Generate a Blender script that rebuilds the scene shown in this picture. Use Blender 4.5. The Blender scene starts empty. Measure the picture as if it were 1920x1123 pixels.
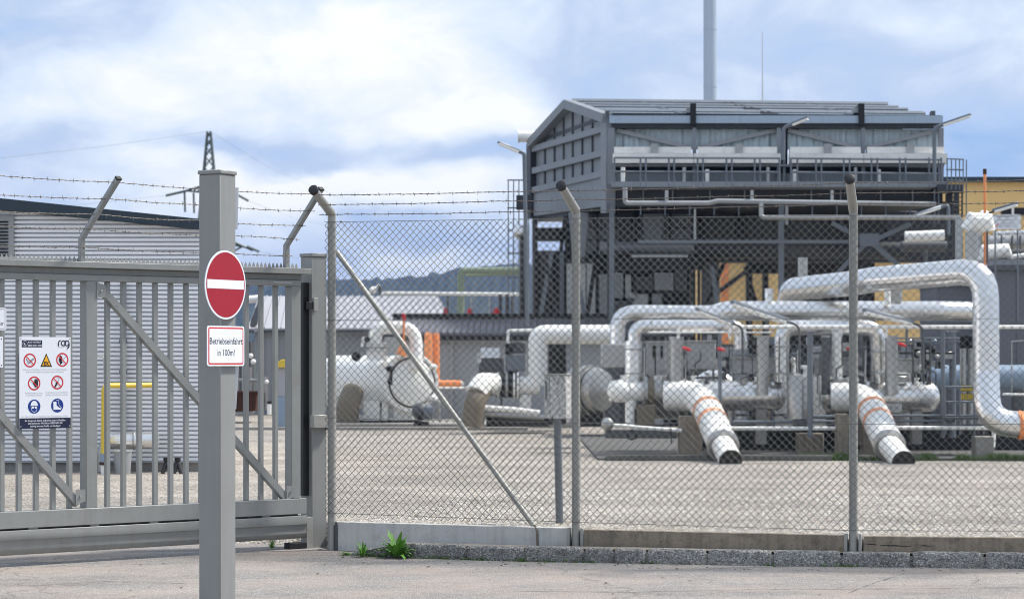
import bpy, bmesh, math, random
from mathutils import Vector, Matrix, noise
random.seed(7)
C = bpy.context.scene.collection
SC = bpy.context.scene
V = Vector
# ---------------------------------------------------------------- camera, sky, sun, exposure
F = 4470.0      # focal length in photograph pixels
EYE = 1.8
cam = bpy.data.cameras.new("camera"); co = bpy.data.objects.new("camera", cam); C.objects.link(co)
co.location = (0, 0, EYE); co.rotation_euler = (math.radians(90), 0, 0)
cam.sensor_width = 36; cam.lens = F/1920*36; cam.shift_y = (676-561.5)/1920
cam.clip_start = .1; cam.clip_end = 9000
cam.dof.use_dof = True; cam.dof.focus_distance = 21.2; cam.dof.aperture_fstop = 4.0
SC.camera = co
SC.render.engine = 'CYCLES'
SC.cycles.use_denoising = True
SC.cycles.max_bounces = 6; SC.cycles.diffuse_bounces = 3; SC.cycles.glossy_bounces = 3; SC.cycles.volume_bounces = 0
SC.cycles.sample_clamp_indirect = 4; SC.cycles.filter_width = 1.0
SC.view_settings.view_transform = 'Standard'; SC.view_settings.look = 'None'
SC.view_settings.gamma = 1; SC.view_settings.use_curve_mapping = False
SC.view_settings.exposure = 0.36
SUN_EL, SUN_AZ = math.radians(56), math.radians(73)     # azimuth east of the view direction

class NT:
    """small node-tree helper"""
    def __init__(s, tree): s.t = tree; s.n = tree.nodes; s.l = tree.links
    def new(s, typ, **kw):
        nd = s.n.new(typ)
        for k, v in kw.items():
            if k.startswith('i_'):
                k = k[2:]; k = int(k) if k.isdigit() else k.replace('_', ' ')
                s.put(nd.inputs[k], v)
            else: setattr(nd, k, v)
        return nd
    def put(s, inp, v):
        if isinstance(v, bpy.types.NodeSocket): s.l.new(v, inp)
        else: inp.default_value = v
    def math(s, op, a, b=0.0, c=0.0, clamp=False):
        nd = s.n.new('ShaderNodeMath'); nd.operation = op; nd.use_clamp = clamp
        for i, v in enumerate((a, b, c)): s.put(nd.inputs[i], v)
        return nd.outputs[0]
    def mix(s, f, a, b, mode='MIX'):
        nd = s.n.new('ShaderNodeMix'); nd.data_type = 'RGBA'; nd.blend_type = mode
        s.put(nd.inputs[0], f)
        for i, v in ((6, a), (7, b)):
            if not isinstance(v, bpy.types.NodeSocket) and len(v) == 3: v = (*v, 1)
            s.put(nd.inputs[i], v)
        return nd.outputs[2]
    def ramp(s, f, stops, interp='LINEAR'):
        nd = s.n.new('ShaderNodeValToRGB'); cr = nd.color_ramp; cr.interpolation = interp
        while len(cr.elements) < len(stops): cr.elements.new(.5)
        for e, (p, c) in zip(cr.elements, stops):
            e.position = p
            if not hasattr(c, '__len__'): c = (c, c, c)
            e.color = (*c, 1) if len(c) == 3 else c
        s.put(nd.inputs[0], f)
        return nd.outputs[0]
def L(r, g, b):
    f = lambda c: (c/255/12.92) if c/255 <= .04045 else ((c/255+.055)/1.055)**2.4
    return (f(r), f(g), f(b))

w = bpy.data.worlds.new("World"); SC.world = w; w.use_nodes = True
wt = NT(w.node_tree); wt.n.clear()
wo = wt.new('ShaderNodeOutputWorld'); bg = wt.new('ShaderNodeBackground'); bg.inputs[1].default_value = .1
sky = wt.new('ShaderNodeTexSky', sky_type='NISHITA'); sky.sun_disc = False
sky.sun_elevation = SUN_EL; sky.sun_rotation = SUN_AZ; sky.air_density = 1.2; sky.dust_density = 1.5
tc = wt.new('ShaderNodeTexCoord'); sep = wt.new('ShaderNodeSeparateXYZ', i_0=tc.outputs['Generated'])
DX, DZ = sep.outputs[0], sep.outputs[2]
stretch = wt.new('ShaderNodeMapping', i_Vector=tc.outputs['Generated']); stretch.inputs['Scale'].default_value = (1, 1, 1.9)
warp = wt.new('ShaderNodeTexNoise', i_Vector=stretch.outputs[0], i_Scale=9.0, i_Detail=5.0, i_Roughness=.55)
wsep = wt.new('ShaderNodeSeparateColor', i_0=warp.outputs['Color'])
wx = wt.math('MULTIPLY', wt.math('SUBTRACT', wsep.outputs[0], .5), .11)
wz = wt.math('MULTIPLY', wt.math('SUBTRACT', wsep.outputs[1], .5), .06)
X_ = wt.math('ADD', DX, wx); Z_ = wt.math('ADD', DZ, wz)
blobs = [  # centre x, y, radius x, y (pixels of the photograph, as directions), weight: + white cloud, - blue or grey gap
 (640, 90, 330, 90, .42), (230, 240, 300, 90, .3), (900, 225, 220, 80, .42), (560, 350, 240, 50, .45), (860, 380, 200, 45, .3),
 (1150, 120, 250, 70, -.12), (1500, 120, 420, 120, -.14), (1850, 270, 160, 70, -.48), (960, 300, 240, 32, -.42), (520, 285, 190, 30, -.34), (640, 325, 60, 20, -.4),
 (50, 40, 130, 80, -.34), (60, 300, 150, 40, -.3), (800, 470, 300, 36, -.22), (700, 430, 120, 20, -.2), (300, 130, 120, 60, -.12), (760, 500, 220, 22, .25),
 (1180, 60, 200, 40, .08), (1700, 60, 200, 40, .12), (480, 440, 100, 30, .1)]
acc = .6
for bx, by, rx, ry, wgt in blobs:
    n = math.sqrt(1+((bx-960)/F)**2+((676-by)/F)**2)
    ex = wt.math('DIVIDE', wt.math('SUBTRACT', X_, (bx-960)/F/n), rx/F)
    ez = wt.math('DIVIDE', wt.math('SUBTRACT', Z_, (676-by)/F/n), ry/F)
    rr = wt.math('ADD', wt.math('MULTIPLY', ex, ex), wt.math('MULTIPLY', ez, ez))
    g = wt.math('POWER', 2.718, wt.math('MULTIPLY', rr, -1.0))
    acc = wt.math('MULTIPLY_ADD', g, wgt, acc)
fine = wt.new('ShaderNodeTexNoise', i_Vector=stretch.outputs[0], i_Scale=17.0, i_Detail=9.0, i_Roughness=.62, i_Distortion=.5)
big = wt.new('ShaderNodeTexNoise', i_Vector=stretch.outputs[0], i_Scale=5.0, i_Detail=3.0)
acc = wt.math('ADD', acc, wt.math('MULTIPLY', wt.math('SUBTRACT', fine.outputs[0], .5), .95))
acc = wt.math('ADD', acc, wt.math('MULTIPLY', wt.math('SUBTRACT', big.outputs[0], .5), .3), clamp=True)
S = 9.2
cloud = wt.ramp(acc, [(0.0, [v*S for v in L(146, 180, 224)]), (.25, [v*S for v in L(172, 197, 232)]), (.5, [v*S for v in L(192, 208, 232)]), (.72, [v*S for v in L(220, 231, 245)]), (1, [v*S for v in L(252, 253, 254)])])
skyc = wt.mix(.92, sky.outputs[0], cloud)
behind = wt.ramp(sep.outputs[1], [(0.0, .97), (.45, 1.0)])
skyc = wt.mix(1., skyc, behind, 'MULTIPLY')
wt.put(bg.inputs[0], skyc); wt.l.new(bg.outputs[0], wo.inputs[0])

sl = bpy.data.lights.new("sun", 'SUN'); so = bpy.data.objects.new("sun", sl); C.objects.link(so)
sl.energy = 4.3; sl.angle = math.radians(6); sl.color = (1, .95, .88)
sd = V((math.sin(SUN_AZ)*math.cos(SUN_EL), math.cos(SUN_AZ)*math.cos(SUN_EL), math.sin(SUN_EL)))
so.rotation_euler = sd.to_track_quat('Z', 'Y').to_euler(); so.location = (20, 10, 30)

# ---------------------------------------------------------------- materials
def mat(name, col, rough=.5, metal=0., var=.12, scale=3., bump=0., bscale=60., dirt=0., dcol=(.12, .1, .08), spec=.5, streak=0., coat=0.):
    m = bpy.data.materials.new(name); m.use_nodes = True
    t = NT(m.node_tree); t.n.clear()
    out = t.new('ShaderNodeOutputMaterial'); b = t.new('ShaderNodeBsdfPrincipled')
    t.l.new(b.outputs[0], out.inputs[0])
    g = t.new('ShaderNodeNewGeometry').outputs['Position']
    n = t.new('ShaderNodeTexNoise', i_Vector=g, i_Scale=scale, i_Detail=6., i_Roughness=.6)
    c = t.mix(n.outputs[0], [max(0, v*(1-var)) for v in col], [v*(1+var) for v in col])
    rg = t.math('MULTIPLY_ADD', n.outputs[0], .2, rough-.1, clamp=True)
    if dirt:
        d = t.new('ShaderNodeTexNoise', i_Vector=g, i_Scale=scale*2.7+1, i_Detail=8., i_Roughness=.7)
        f = t.ramp(d.outputs[0], [(.48, 0.), (.72, dirt)])
        c = t.mix(f, c, dcol)
    if streak:
        mp = t.new('ShaderNodeMapping', i_Vector=g); mp.inputs['Scale'].default_value = (14, 14, .5)
        d = t.new('ShaderNodeTexNoise', i_Vector=mp.outputs[0], i_Scale=1.3, i_Detail=4.)
        f = t.ramp(d.outputs[0], [(.45, 0.), (.75, streak)])
        c = t.mix(f, c, dcol)
    t.put(b.inputs['Base Color'], c); t.put(b.inputs['Roughness'], rg)
    b.inputs['Metallic'].default_value = metal; b.inputs['Specular IOR Level'].default_value = spec
    if coat: b.inputs['Coat Weight'].default_value = coat; b.inputs['Coat Roughness'].default_value = .15
    if bump:
        n2 = t.new('ShaderNodeTexNoise', i_Vector=g, i_Scale=bscale, i_Detail=5.)
        bp = t.new('ShaderNodeBump', i_Height=n2.outputs[0], i_Strength=bump, i_Distance=.01)
        t.l.new(bp.outputs[0], b.inputs['Normal'])
    return m
M = dict(
 gate=mat('grey_gate_paint', (.265, .273, .265), .42, var=.12, scale=1.6, dirt=.3, dcol=(.17, .16, .14), streak=.22, bump=.05),
 post=mat('grey_post_paint', (.255, .262, .257), .42, var=.08, scale=1.5, dirt=.15, dcol=(.18, .175, .16), streak=.25),
 galv=mat('painted_fence_steel', (.34, .34, .32), .4, .15, var=.1, scale=6, dirt=.2),
 wire=mat('grey_coated_wire', (.17, .17, .155), .5, .1, var=.25, scale=9),
 barb=mat('galvanised_barbed_wire', (.15, .13, .11), .6, .1, var=.5, scale=30),
 black=mat('black_rubber', (.012, .012, .013), .5),
 steel=mat('bare_steel', (.5, .5, .5), .3, .9),
 white=mat('white_sign_face', (.80, .83, .88), .35, var=.02),
 red=mat('red_sign_paint', (.34, .007, .022), .35, var=.04),
 redring=mat('red_ring_paint', (.6, .02, .03), .4, var=.03),
 blue=mat('blue_sign_paint', (.005, .035, .24), .4, var=.03),
 navy=mat('navy_sign_paint', (.006, .012, .045), .4, var=.03),
 ink=mat('black_sign_ink', (.01, .01, .012), .5, var=.03),
 inkgrey=mat('grey_sign_print', (.30, .31, .34), .5, var=.03),
 yellow=mat('yellow_sign_paint', (.85, .42, .01), .4, var=.03),
 concnew=mat('pale_new_concrete', (.58, .58, .56), .8, var=.12, scale=2.2, dirt=.3, dcol=(.2, .19, .17), bump=.3, bscale=90, streak=.25),
 concold=mat('weathered_concrete', (.29, .245, .19), .85, var=.3, scale=5, dirt=.6, dcol=(.06, .055, .045), bump=.6, bscale=50, streak=.4),
 conc=mat('yard_concrete', (.30, .29, .27), .85, var=.2, scale=2, dirt=.4, dcol=(.12, .11, .1), bump=.3),
 concdk=mat('dirt_shade_concrete', (.10, .098, .092), .8, var=.3, scale=1.2, dirt=.5, dcol=(.05, .045, .04), bump=.3),  # dark tone holds both dirt and the painted-in shade under the pipe station
 whitep=mat('white_pipe_paint', (.88, .87, .83), .35, var=.05, scale=1.2, dirt=.12, dcol=(.45, .42, .36), coat=.2),
 alu=mat('aluminium_cladding', (.80, .80, .79), .26, .88, var=.07, scale=2.5, dirt=.15, dcol=(.4, .37, .33)),
 aludk=mat('dull_aluminium_cladding', (.42, .42, .41), .34, .8, var=.12, scale=2.5, dirt=.25, dcol=(.25, .24, .22)),
 cab=mat('grey_cabinet_paint', (.34, .35, .36), .5, .1, var=.12, scale=2, dirt=.2),
 cabdk=mat('dark_cabinet_paint', (.085, .09, .098), .55, .1, var=.2, scale=2, dirt=.3),
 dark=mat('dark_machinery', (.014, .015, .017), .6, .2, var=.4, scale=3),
 tan=mat('buried_pipe_wrap', (.17, .14, .10), .7, var=.25, scale=3),
 blsteel=mat('blue_grey_steel', (.155, .18, .21), .45, .3, var=.15, scale=2, dirt=.2),
 cool=mat('cooler_panel_paint', (.235, .255, .28), .5, .2, var=.12, scale=1.2, dirt=.22, dcol=(.1, .11, .12), streak=.2),
 coolroof=mat('cooler_roof_sheet', (.36, .44, .53), .4, .4, var=.1, scale=1.5, streak=.15),
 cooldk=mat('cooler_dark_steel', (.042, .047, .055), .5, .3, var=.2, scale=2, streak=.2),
 louv=mat('pale_louvre_sheet', (.50, .58, .61), .45, .3, var=.2, scale=4, streak=.3),
 cream=mat('pale_header_box', (.80, .78, .74), .5, .2, var=.12, scale=1.5, dirt=.3, dcol=(.3, .27, .24)),
 orange=mat('orange_marking_paint', (.88, .31, .11), .5, var=.08),
 pipeyel=mat('yellow_gas_pipe_paint', (.72, .52, .06), .45, var=.08),
 wallyel=mat('yellow_facade', (.84, .57, .24), .75, var=.06, scale=.7),
 wallwh=mat('white_corrugated_sheet', (.90, .91, .94), .4, .15, var=.05, scale=1.3),
 fascia=mat('slate_blue_fascia', (.028, .045, .062), .5, .2, var=.12),
 rooflil=mat('pale_lilac_roof_sheet', (.38, .38, .41), .55, .1, var=.08, scale=.7),
 roofgr=mat('grey_roof_sheet', (.15, .15, .175), .5, .2, var=.1, scale=.8),
 wallgr=mat('grey_wall_panel', (.36, .37, .385), .55, .1, var=.08, scale=1.),
 walldk=mat('slate_grey_wall_panel', (.13, .14, .165), .55, .1, var=.08, scale=1.),
 green=mat('green_pipe_paint', (.22, .28, .19), .55, var=.12),
 rust=mat('rusted_steel', (.07, .028, .016), .8, var=.5, scale=4, bump=.4),
 bluev=mat('pale_blue_vessel_paint', (.25, .33, .42), .4, .1, var=.1, scale=2),
 pylon=mat('weathered_pylon_steel', (.15, .17, .16), .6, .3),
 chimney=mat('pale_blue_chimney_steel', (.48, .55, .64), .45, .3, var=.06, scale=.6),
 leaf=mat('weed_leaf', (.13, .31, .04), .5, var=.5, scale=20),
 grass=mat('grass_blades', (.085, .15, .03), .6, var=.5, scale=5),
 meter=mat('speckled_meter_box', (.72, .72, .70), .5, .2, var=.1, scale=10),
 lamp=mat('lamp_housing', (.5, .5, .48), .4, .3, var=.1),
)
# speckled lichen on the meter box
def speckle(m, scale, thr, col):
    t = NT(m.node_tree); b = next(n for n in t.n if n.type == 'BSDF_PRINCIPLED')
    src = b.inputs['Base Color'].links[0].from_socket
    g = t.new('ShaderNodeNewGeometry').outputs['Position']
    n = t.new('ShaderNodeTexNoise', i_Vector=g, i_Scale=scale, i_Detail=4., i_Roughness=.75)
    t.put(b.inputs['Base Color'], t.mix(t.ramp(n.outputs[0], [(thr, 0.), (thr+.05, 1.)]), src, col))
speckle(M['meter'], 60, .52, (.05, .05, .05))
speckle(M['gate'], 26, .70, (.09, .085, .07))
speckle(M['concold'], 40, .62, (.05, .05, .045))
speckle(M['concold'], 2.2, .66, (.17, .11, .02))
speckle(M['concnew'], 30, .70, (.13, .13, .12))

def ground_mat(name, cols, scale, bump, patch=.18, dk=(.5, .5, .5), grain=1.):
    m = bpy.data.materials.new(name); m.use_nodes = True; t = NT(m.node_tree); t.n.clear()
    out = t.new('ShaderNodeOutputMaterial'); b = t.new('ShaderNodeBsdfPrincipled'); t.l.new(b.outputs[0], out.inputs[0])
    g = t.new('ShaderNodeNewGeometry').outputs['Position']
    v = t.new('ShaderNodeTexVoronoi', i_Vector=g, i_Scale=scale)
    sc = t.new('ShaderNodeSeparateColor', i_0=v.outputs['Color'])
    k = [(i/(len(cols)-1), c) for i, c in enumerate(cols)]
    c = t.ramp(sc.outputs[0], k)
    edge = t.ramp(v.outputs['Distance'], [(.35, (1, 1, 1)), (.75, dk)])
    c = t.mix(grain, c, t.mix(1., c, edge, 'MULTIPLY'))
    n = t.new('ShaderNodeTexNoise', i_Vector=g, i_Scale=.55, i_Detail=6., i_Roughness=.6)
    c = t.mix(1., c, t.ramp(n.outputs[0], [(.3, 1-patch), (.7, 1+patch)]), 'MULTIPLY')
    n3 = t.new('ShaderNodeTexNoise', i_Vector=g, i_Scale=6., i_Detail=6., i_Roughness=.7)
    c = t.mix(1., c, t.ramp(n3.outputs[0], [(.3, .86), (.7, 1.12)]), 'MULTIPLY')
    mp = t.new('ShaderNodeMapping', i_Vector=g); mp.inputs['Scale'].default_value = (.16, 1., 1.); mp.inputs['Rotation'].default_value = (0, 0, .12)
    n4 = t.new('ShaderNodeTexNoise', i_Vector=mp.outputs[0], i_Scale=1.1, i_Detail=5., i_Roughness=.62)
    c = t.mix(1., c, t.ramp(n4.outputs[0], [(.32, .78), (.5, 1.), (.68, 1.14)]), 'MULTIPLY')
    t.put(b.inputs['Base Color'], c); b.inputs['Roughness'].default_value = .85
    bp = t.new('ShaderNodeBump', i_Height=t.math('MULTIPLY', v.outputs['Distance'], -1.), i_Strength=bump, i_Distance=.02)
    t.l.new(bp.outputs[0], b.inputs['Normal'])
    return m, t, b, c, g
M['gravel'], *_ = ground_mat('pale_gravel', [(.21, .185, .155), (.36, .32, .265), (.46, .42, .365), (.30, .28, .255), (.56, .525, .48), (.39, .33, .265)], 30, .9, .26, (.40, .39, .37))
M['pebble'], *_ = ground_mat('mixed_pebbles', [(.26, .235, .20), (.44, .41, .36), (.56, .54, .50), (.34, .32, .29), (.62, .60, .56), (.34, .27, .20)], 30, .4, .1, (.9, .9, .9))
M['asphalt'], at_, ab, ac, ag = ground_mat('worn_asphalt', [(.20, .19, .18), (.29, .272, .258), (.36, .335, .315), (.24, .225, .213), (.48, .45, .42)], 85, .5, .12, (.66, .66, .66))
# reddish wear bands and hairline cracks in the asphalt
wv = at_.new('ShaderNodeTexNoise', i_Vector=ag, i_Scale=1.1, i_Detail=5.)
ac = at_.mix(at_.ramp(wv.outputs[0], [(.42, 0.), (.66, .45)]), ac, (.36, .29, .245))
mpw = at_.new('ShaderNodeVectorMath', operation='ADD'); at_.put(mpw.inputs[0], ag)
wn = at_.new('ShaderNodeTexNoise', i_Vector=ag, i_Scale=2., i_Detail=5.); at_.put(mpw.inputs[1], wn.outputs['Color'])
cr = at_.new('ShaderNodeTexVoronoi', feature='DISTANCE_TO_EDGE', i_Vector=mpw.outputs[0], i_Scale=.27)
ac = at_.mix(at_.ramp(cr.outputs[0], [(0., .45), (.006, 0.)]), ac, (.05, .045, .04))
at_.put(ab.inputs['Base Color'], ac)
M['granite'], *_ = ground_mat('rough_granite', [(.14, .135, .125), (.29, .28, .26), (.38, .37, .35), (.20, .195, .18), (.56, .54, .51)], 70, .7, .4, (.7, .7, .7))
M['forest'], *_ = ground_mat('dark_forest', [(.010, .022, .016), (.016, .034, .02), (.026, .044, .024), (.012, .028, .022)], .09, .9, .3, (.3, .3, .3))
M['meadow'], *_ = ground_mat('meadow_grass', [(.06, .09, .03), (.09, .12, .04), (.07, .11, .035)], 3, .3, .2)

# ---------------------------------------------------------------- geometry helpers
def P(x, y, d): return V(((x-960)/F*d, d, EYE+(676-y)/F*d))
WL = {}
def root(name, label, cat, at, group=None, kind=None):
    o = bpy.data.objects.new(name, None); C.objects.link(o); o.location = at; o.empty_display_size = .2
    WL[o.name] = V(at); o['label'] = label; o['category'] = cat
    if group: o['group'] = group
    if kind: o['kind'] = kind
    return o
def fillet(pts, r, n=8):
    pts = [V(p) for p in pts]; out = [pts[0]]
    for a, b, c in zip(pts, pts[1:], pts[2:]):
        u = (a-b); v = (c-b); lu, lv = u.length, v.length; u.normalize(); v.normalize()
        ang = u.angle(v); t = min(r/math.tan(ang/2) if ang > .01 else r, lu*.49, lv*.49)
        p0, p1 = b+u*t, b+v*t
        for i in range(n+1):
            s = i/n; out.append(p0*(1-s)**2+b*2*s*(1-s)+p1*s*s)
    out.append(pts[-1]); return out
class MB:
    def __init__(s): s.v = []; s.f = []
    def add(s, vs, fs):
        k = len(s.v); s.v += [V(v) for v in vs]; s.f += [tuple(i+k for i in f) for f in fs]; return s
    def prism(s, pts, vec):
        n = len(pts); pts = [V(p) for p in pts]; vec = V(vec)
        return s.add(pts+[p+vec for p in pts], [tuple(range(n))[::-1], tuple(range(n, 2*n))]+[(i, (i+1) % n, n+(i+1) % n, n+i) for i in range(n)])
    def box(s, a, b):
        (x0, y0, z0), (x1, y1, z1) = a, b
        return s.prism([(x0, y0, z0), (x1, y0, z0), (x1, y1, z0), (x0, y1, z0)], (0, 0, z1-z0))
    def tube(s, pts, r, seg=12, cap=True, twist=0):
        pts = [V(p) for p in pts]; n = len(pts); rs = list(r) if hasattr(r, '__len__') else [r]*n
        t0 = (pts[1]-pts[0]).normalized(); up = V((0, 0, 1)) if abs(t0.z) < .9 else V((0, 1, 0))
        a = t0.cross(up).normalized(); vs = []
        for i, p in enumerate(pts):
            t = (pts[min(i+1, n-1)]-pts[max(i-1, 0)])
            if t.length < 1e-9: t = t0
            t = t.normalized(); a = (a-t*a.dot(t)).normalized(); b = t.cross(a)
            m = 1.
            if 0 < i < n-1:
                h = (pts[i]-pts[i-1]).normalized().dot(t)
                m = min(1.4, 1/max(h, .5))
            for k in range(seg):
                an = 2*math.pi*k/seg+twist; vs.append(p+(a*math.cos(an)+b*math.sin(an))*rs[i]*m)
        fs = [(i*seg+k, i*seg+(k+1) % seg, (i+1)*seg+(k+1) % seg, (i+1)*seg+k) for i in range(n-1) for k in range(seg)]
        if cap: fs += [tuple(range(seg))[::-1], tuple(range((n-1)*seg, n*seg))]
        return s.add(vs, fs)
    def ball(s, c, r, sx=1, sy=1, sz=1, seg=16, rings=10):
        c = V(c); vs = [c+V((0, 0, r*sz))]
        for i in range(1, rings):
            th = math.pi*i/rings
            for k in range(seg): ph = 2*math.pi*k/seg; vs.append(c+V((r*sx*math.sin(th)*math.cos(ph), r*sy*math.sin(th)*math.sin(ph), r*sz*math.cos(th))))
        vs.append(c-V((0, 0, r*sz))); m = len(vs)-1
        fs = [(0, 1+k, 1+(k+1) % seg) for k in range(seg)]
        fs += [(1+i*seg+k, 1+(i+1)*seg+k, 1+(i+1)*seg+(k+1) % seg, 1+i*seg+(k+1) % seg) for i in range(rings-2) for k in range(seg)]
        fs += [(m, 1+(rings-2)*seg+(k+1) % seg, 1+(rings-2)*seg+k) for k in range(seg)]
        return s.add(vs, fs)
    def build(s, name, m, parent=None, label=None, cat=None, group=None, kind=None, smooth=True, bevel=0., sharp=.7):
        me = bpy.data.meshes.new(name)
        if parent is not None: org = WL[parent.name]
        else:
            xs = [v.x for v in s.v]; ys = [v.y for v in s.v]; zs = [v.z for v in s.v]
            org = V(((min(xs)+max(xs))/2, (min(ys)+max(ys))/2, min(zs)))
        me.from_pydata([v-org for v in s.v], [], s.f)
        bm = bmesh.new(); bm.from_mesh(me); bmesh.ops.recalc_face_normals(bm, faces=bm.faces)
        if bevel: bmesh.ops.bevel(bm, geom=[e for e in bm.edges if e.calc_face_angle(0) > .6], offset=bevel, segments=1, affect='EDGES', clamp_overlap=True)
        bm.to_mesh(me); bm.free()
        if smooth: me.shade_smooth(); me.set_sharp_from_angle(angle=sharp)
        me.materials.append(M[m] if isinstance(m, str) else m)
        o = bpy.data.objects.new(name, me); C.objects.link(o); WL[o.name] = org
        if parent is not None: o.parent = parent
        else: o.location = org
        if label: o['label'] = label
        if cat: o['category'] = cat
        if group: o['group'] = group
        if kind: o['kind'] = kind
        return o
class PL:
    """a vertical plane standing in the yard; u runs along it, n points out of its front"""
    def __init__(s, p0, p1):
        s.p = V((p0[0], p0[1], 0)); s.u = (V((p1[0], p1[1], 0))-s.p).normalized(); s.n = V((s.u.y, -s.u.x, 0))
        if s.n.dot(-s.p) < 0: s.n = -s.n
    def hit(s, x, y, off=0):
        r = V(((x-960)/F, 1, (676-y)/F)); o = V((0, 0, EYE)); q = s.p+s.n*off
        t = (q-o).dot(s.n)/r.dot(s.n); return o+r*t
    def U(s, x, off=0): return (s.hit(x, 676, off)-s.p).dot(s.u)
    def at(s, u, z, n=0): q = s.p+s.u*u+s.n*n; return V((q.x, q.y, z))
    def box(s, mb, u0, u1, z0, z1, n0, n1):
        return mb.prism([s.at(u0, z0, n0), s.at(u1, z0, n0), s.at(u1, z0, n1), s.at(u0, z0, n1)], (0, 0, z1-z0))
    def poly(s, mb, pix, n0, n1):      # outline given as directions of view, laid on the plane
        return mb.prism([s.hit(x, y)+s.n*n0 for x, y in pix], s.n*(n1-n0))
    def rect(s, mb, x0, y0, x1, y1, n0, n1): return s.poly(mb, [(x0, y0), (x1, y0), (x1, y1), (x0, y1)], n0, n1)
    def bar(s, mb, x0, y0, x1, y1, w, n0, n1):   # straight flat bar of width w metres
        a, b = s.hit(x0, y0), s.hit(x1, y1); t = (b-a).normalized(); q = s.n.cross(t)*(w/2)
        return mb.prism([a+q+s.n*n0, b+q+s.n*n0, b-q+s.n*n0, a-q+s.n*n0], s.n*(n1-n0))
def FP(d): return PL((-1, d), (1, d))
def pipe(name, m, parent, pts, w, bend=0, seg=20, seams=0, **kw):
    """pts (x, y, distance); w its width as seen at the first distance, in photograph pixels"""
    r = w/2/F*pts[0][2]
    q = [P(*p) for p in pts]
    if seams: seg = 36; kw['sharp'] = .24
    if bend: q = fillet(q, bend*r, 5 if seams else 8)
    rs = [r]*len(q)
    if seams:
        nq, nr = [q[0]], [r]; dist = 0
        for a, b in zip(q, q[1:]):
            Ln = (b-a).length; t = (b-a)/max(Ln, 1e-6); s = seams-dist
            while s < Ln-.02 and Ln > .05:
                for ds, k in ((-.012, 1), (-.010, 1.03), (.010, 1.03), (.012, 1)):
                    if 0 < s+ds < Ln: nq.append(a+t*(s+ds)); nr.append(r*k)
                s += seams
            dist = (dist+Ln) % seams; nq.append(b); nr.append(r)
        q, rs = nq, nr
    return MB().tube(q, rs, seg).build(name, m, parent, **kw)
def cyl(name, m, parent, p0, p1, r, seg=20, **kw): return MB().tube([p0, p1], r, seg).build(name, m, parent, **kw)
def gz(y): return 7063/(y-676)      # distance of yard ground seen at row y
YZ = .22                            # yard level

def text(s, m, parent, pl, u, z, n, h, width=None, align='CENTER', name='lettering', thick=.0008, squeeze=1., bold=0.):
    cu = bpy.data.curves.new('t', 'FONT'); cu.body = s; cu.size = 1; cu.align_x = align; cu.extrude = 0; cu.offset = bold; cu.resolution_u = 2
    ob = bpy.data.objects.new('t', cu); C.objects.link(ob); bpy.context.view_layer.update()
    me = ob.evaluated_get(bpy.context.evaluated_depsgraph_get()).to_mesh()
    vs = [v.co.copy() for v in me.vertices]; fs = [tuple(p.vertices) for p in me.polygons]
    bpy.data.objects.remove(ob)
    x0, x1 = min(v.x for v in vs), max(v.x for v in vs); k = h/.72
    sx = k*squeeze
    if width: sx = width/(x1-x0)
    mb = MB(); mb.add([pl.at(u+v.x*sx, z+v.y*k, n) for v in vs], fs)
    return mb.build(name, m, parent, smooth=False)

# ---------------------------------------------------------------- setting: ground, road, hills, haze
GP0, GP1 = (-4.467, 20.8), (-2.024, 22.9)
gate = PL(GP0, GP1)
FPTS = [P(622, 676, 22.7), P(1080, 676, 21.8), P(1600, 676, 21.06), P(2150, 676, 20.72)]
def structure(name, mb, m, label=None, **kw): return mb.build(name, m, kind='structure', **kw)
structure('ground', MB().add([(-1500, -40, -.06), (1500, -40, -.06), (1500, 3600, -.06), (-1500, 3600, -.06)], [(0, 1, 2, 3)]), 'meadow')
structure('road', MB().add([(-45, -6, 0), (45, -6, 0), (45, 30, 0), (-45, 30, 0)], [(0, 1, 2, 3)]), 'asphalt')
yf = [(-40, 27.5), (-6.5, 23.2), (-3.2, 24.4), (-2.0, 23.9), (-1.62, 22.78), (.585, 21.84), (3.015, 21.1), (5.6, 20.78), (9, 20.4), (45, 16)]
yb = [(-50, 95), (60, 95)]
mb = MB(); front = [V((x, y, YZ)) for x, y in yf]; low = [V((x, y-(.7 if i < 4 else .01), -.02)) for i, (x, y) in enumerate(yf)]
k = len(yf)
mb.add(front+[V((x, y, YZ)) for x, y in [(60, 95), (-50, 95)]], [tuple(range(k+2))])
mb.add(front+low, [(i, i+1, k+i+1, k+i) for i in range(k-1)])
structure('gravel_yard', mb, 'gravel')
for pts in ([(975, 1108), (1180, 1110), (1420, 1105), (1660, 1104), (1930, 1101)], [(1590, 1112), (1640, 1092), (1700, 1074)], [(60, 1098), (200, 1090), (360, 1094)]):
    g = []
    for (xa, ya), (xb, yb2) in zip(pts, pts[1:]):
        for k in range(14):
            s_ = k/14; yy = ya+(yb2-ya)*s_; p = P(xa+(xb-xa)*s_, yy, 8046/(yy-676)); g.append(V((p.x, p.y+random.uniform(-.012, .012), .004)))
    m_ = MB(); n_ = len(g); wd = [random.uniform(.002, .008) for _ in g]
    m_.add([p+V((0, w_, 0)) for p, w_ in zip(g, wd)]+[p-V((0, w_, 0)) for p, w_ in zip(g, wd)], [(i, i+1, n_+i+1, n_+i) for i in range(n_-1)])
    m_.build('road_crack', 'dark', kind='structure', smooth=False)
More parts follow.
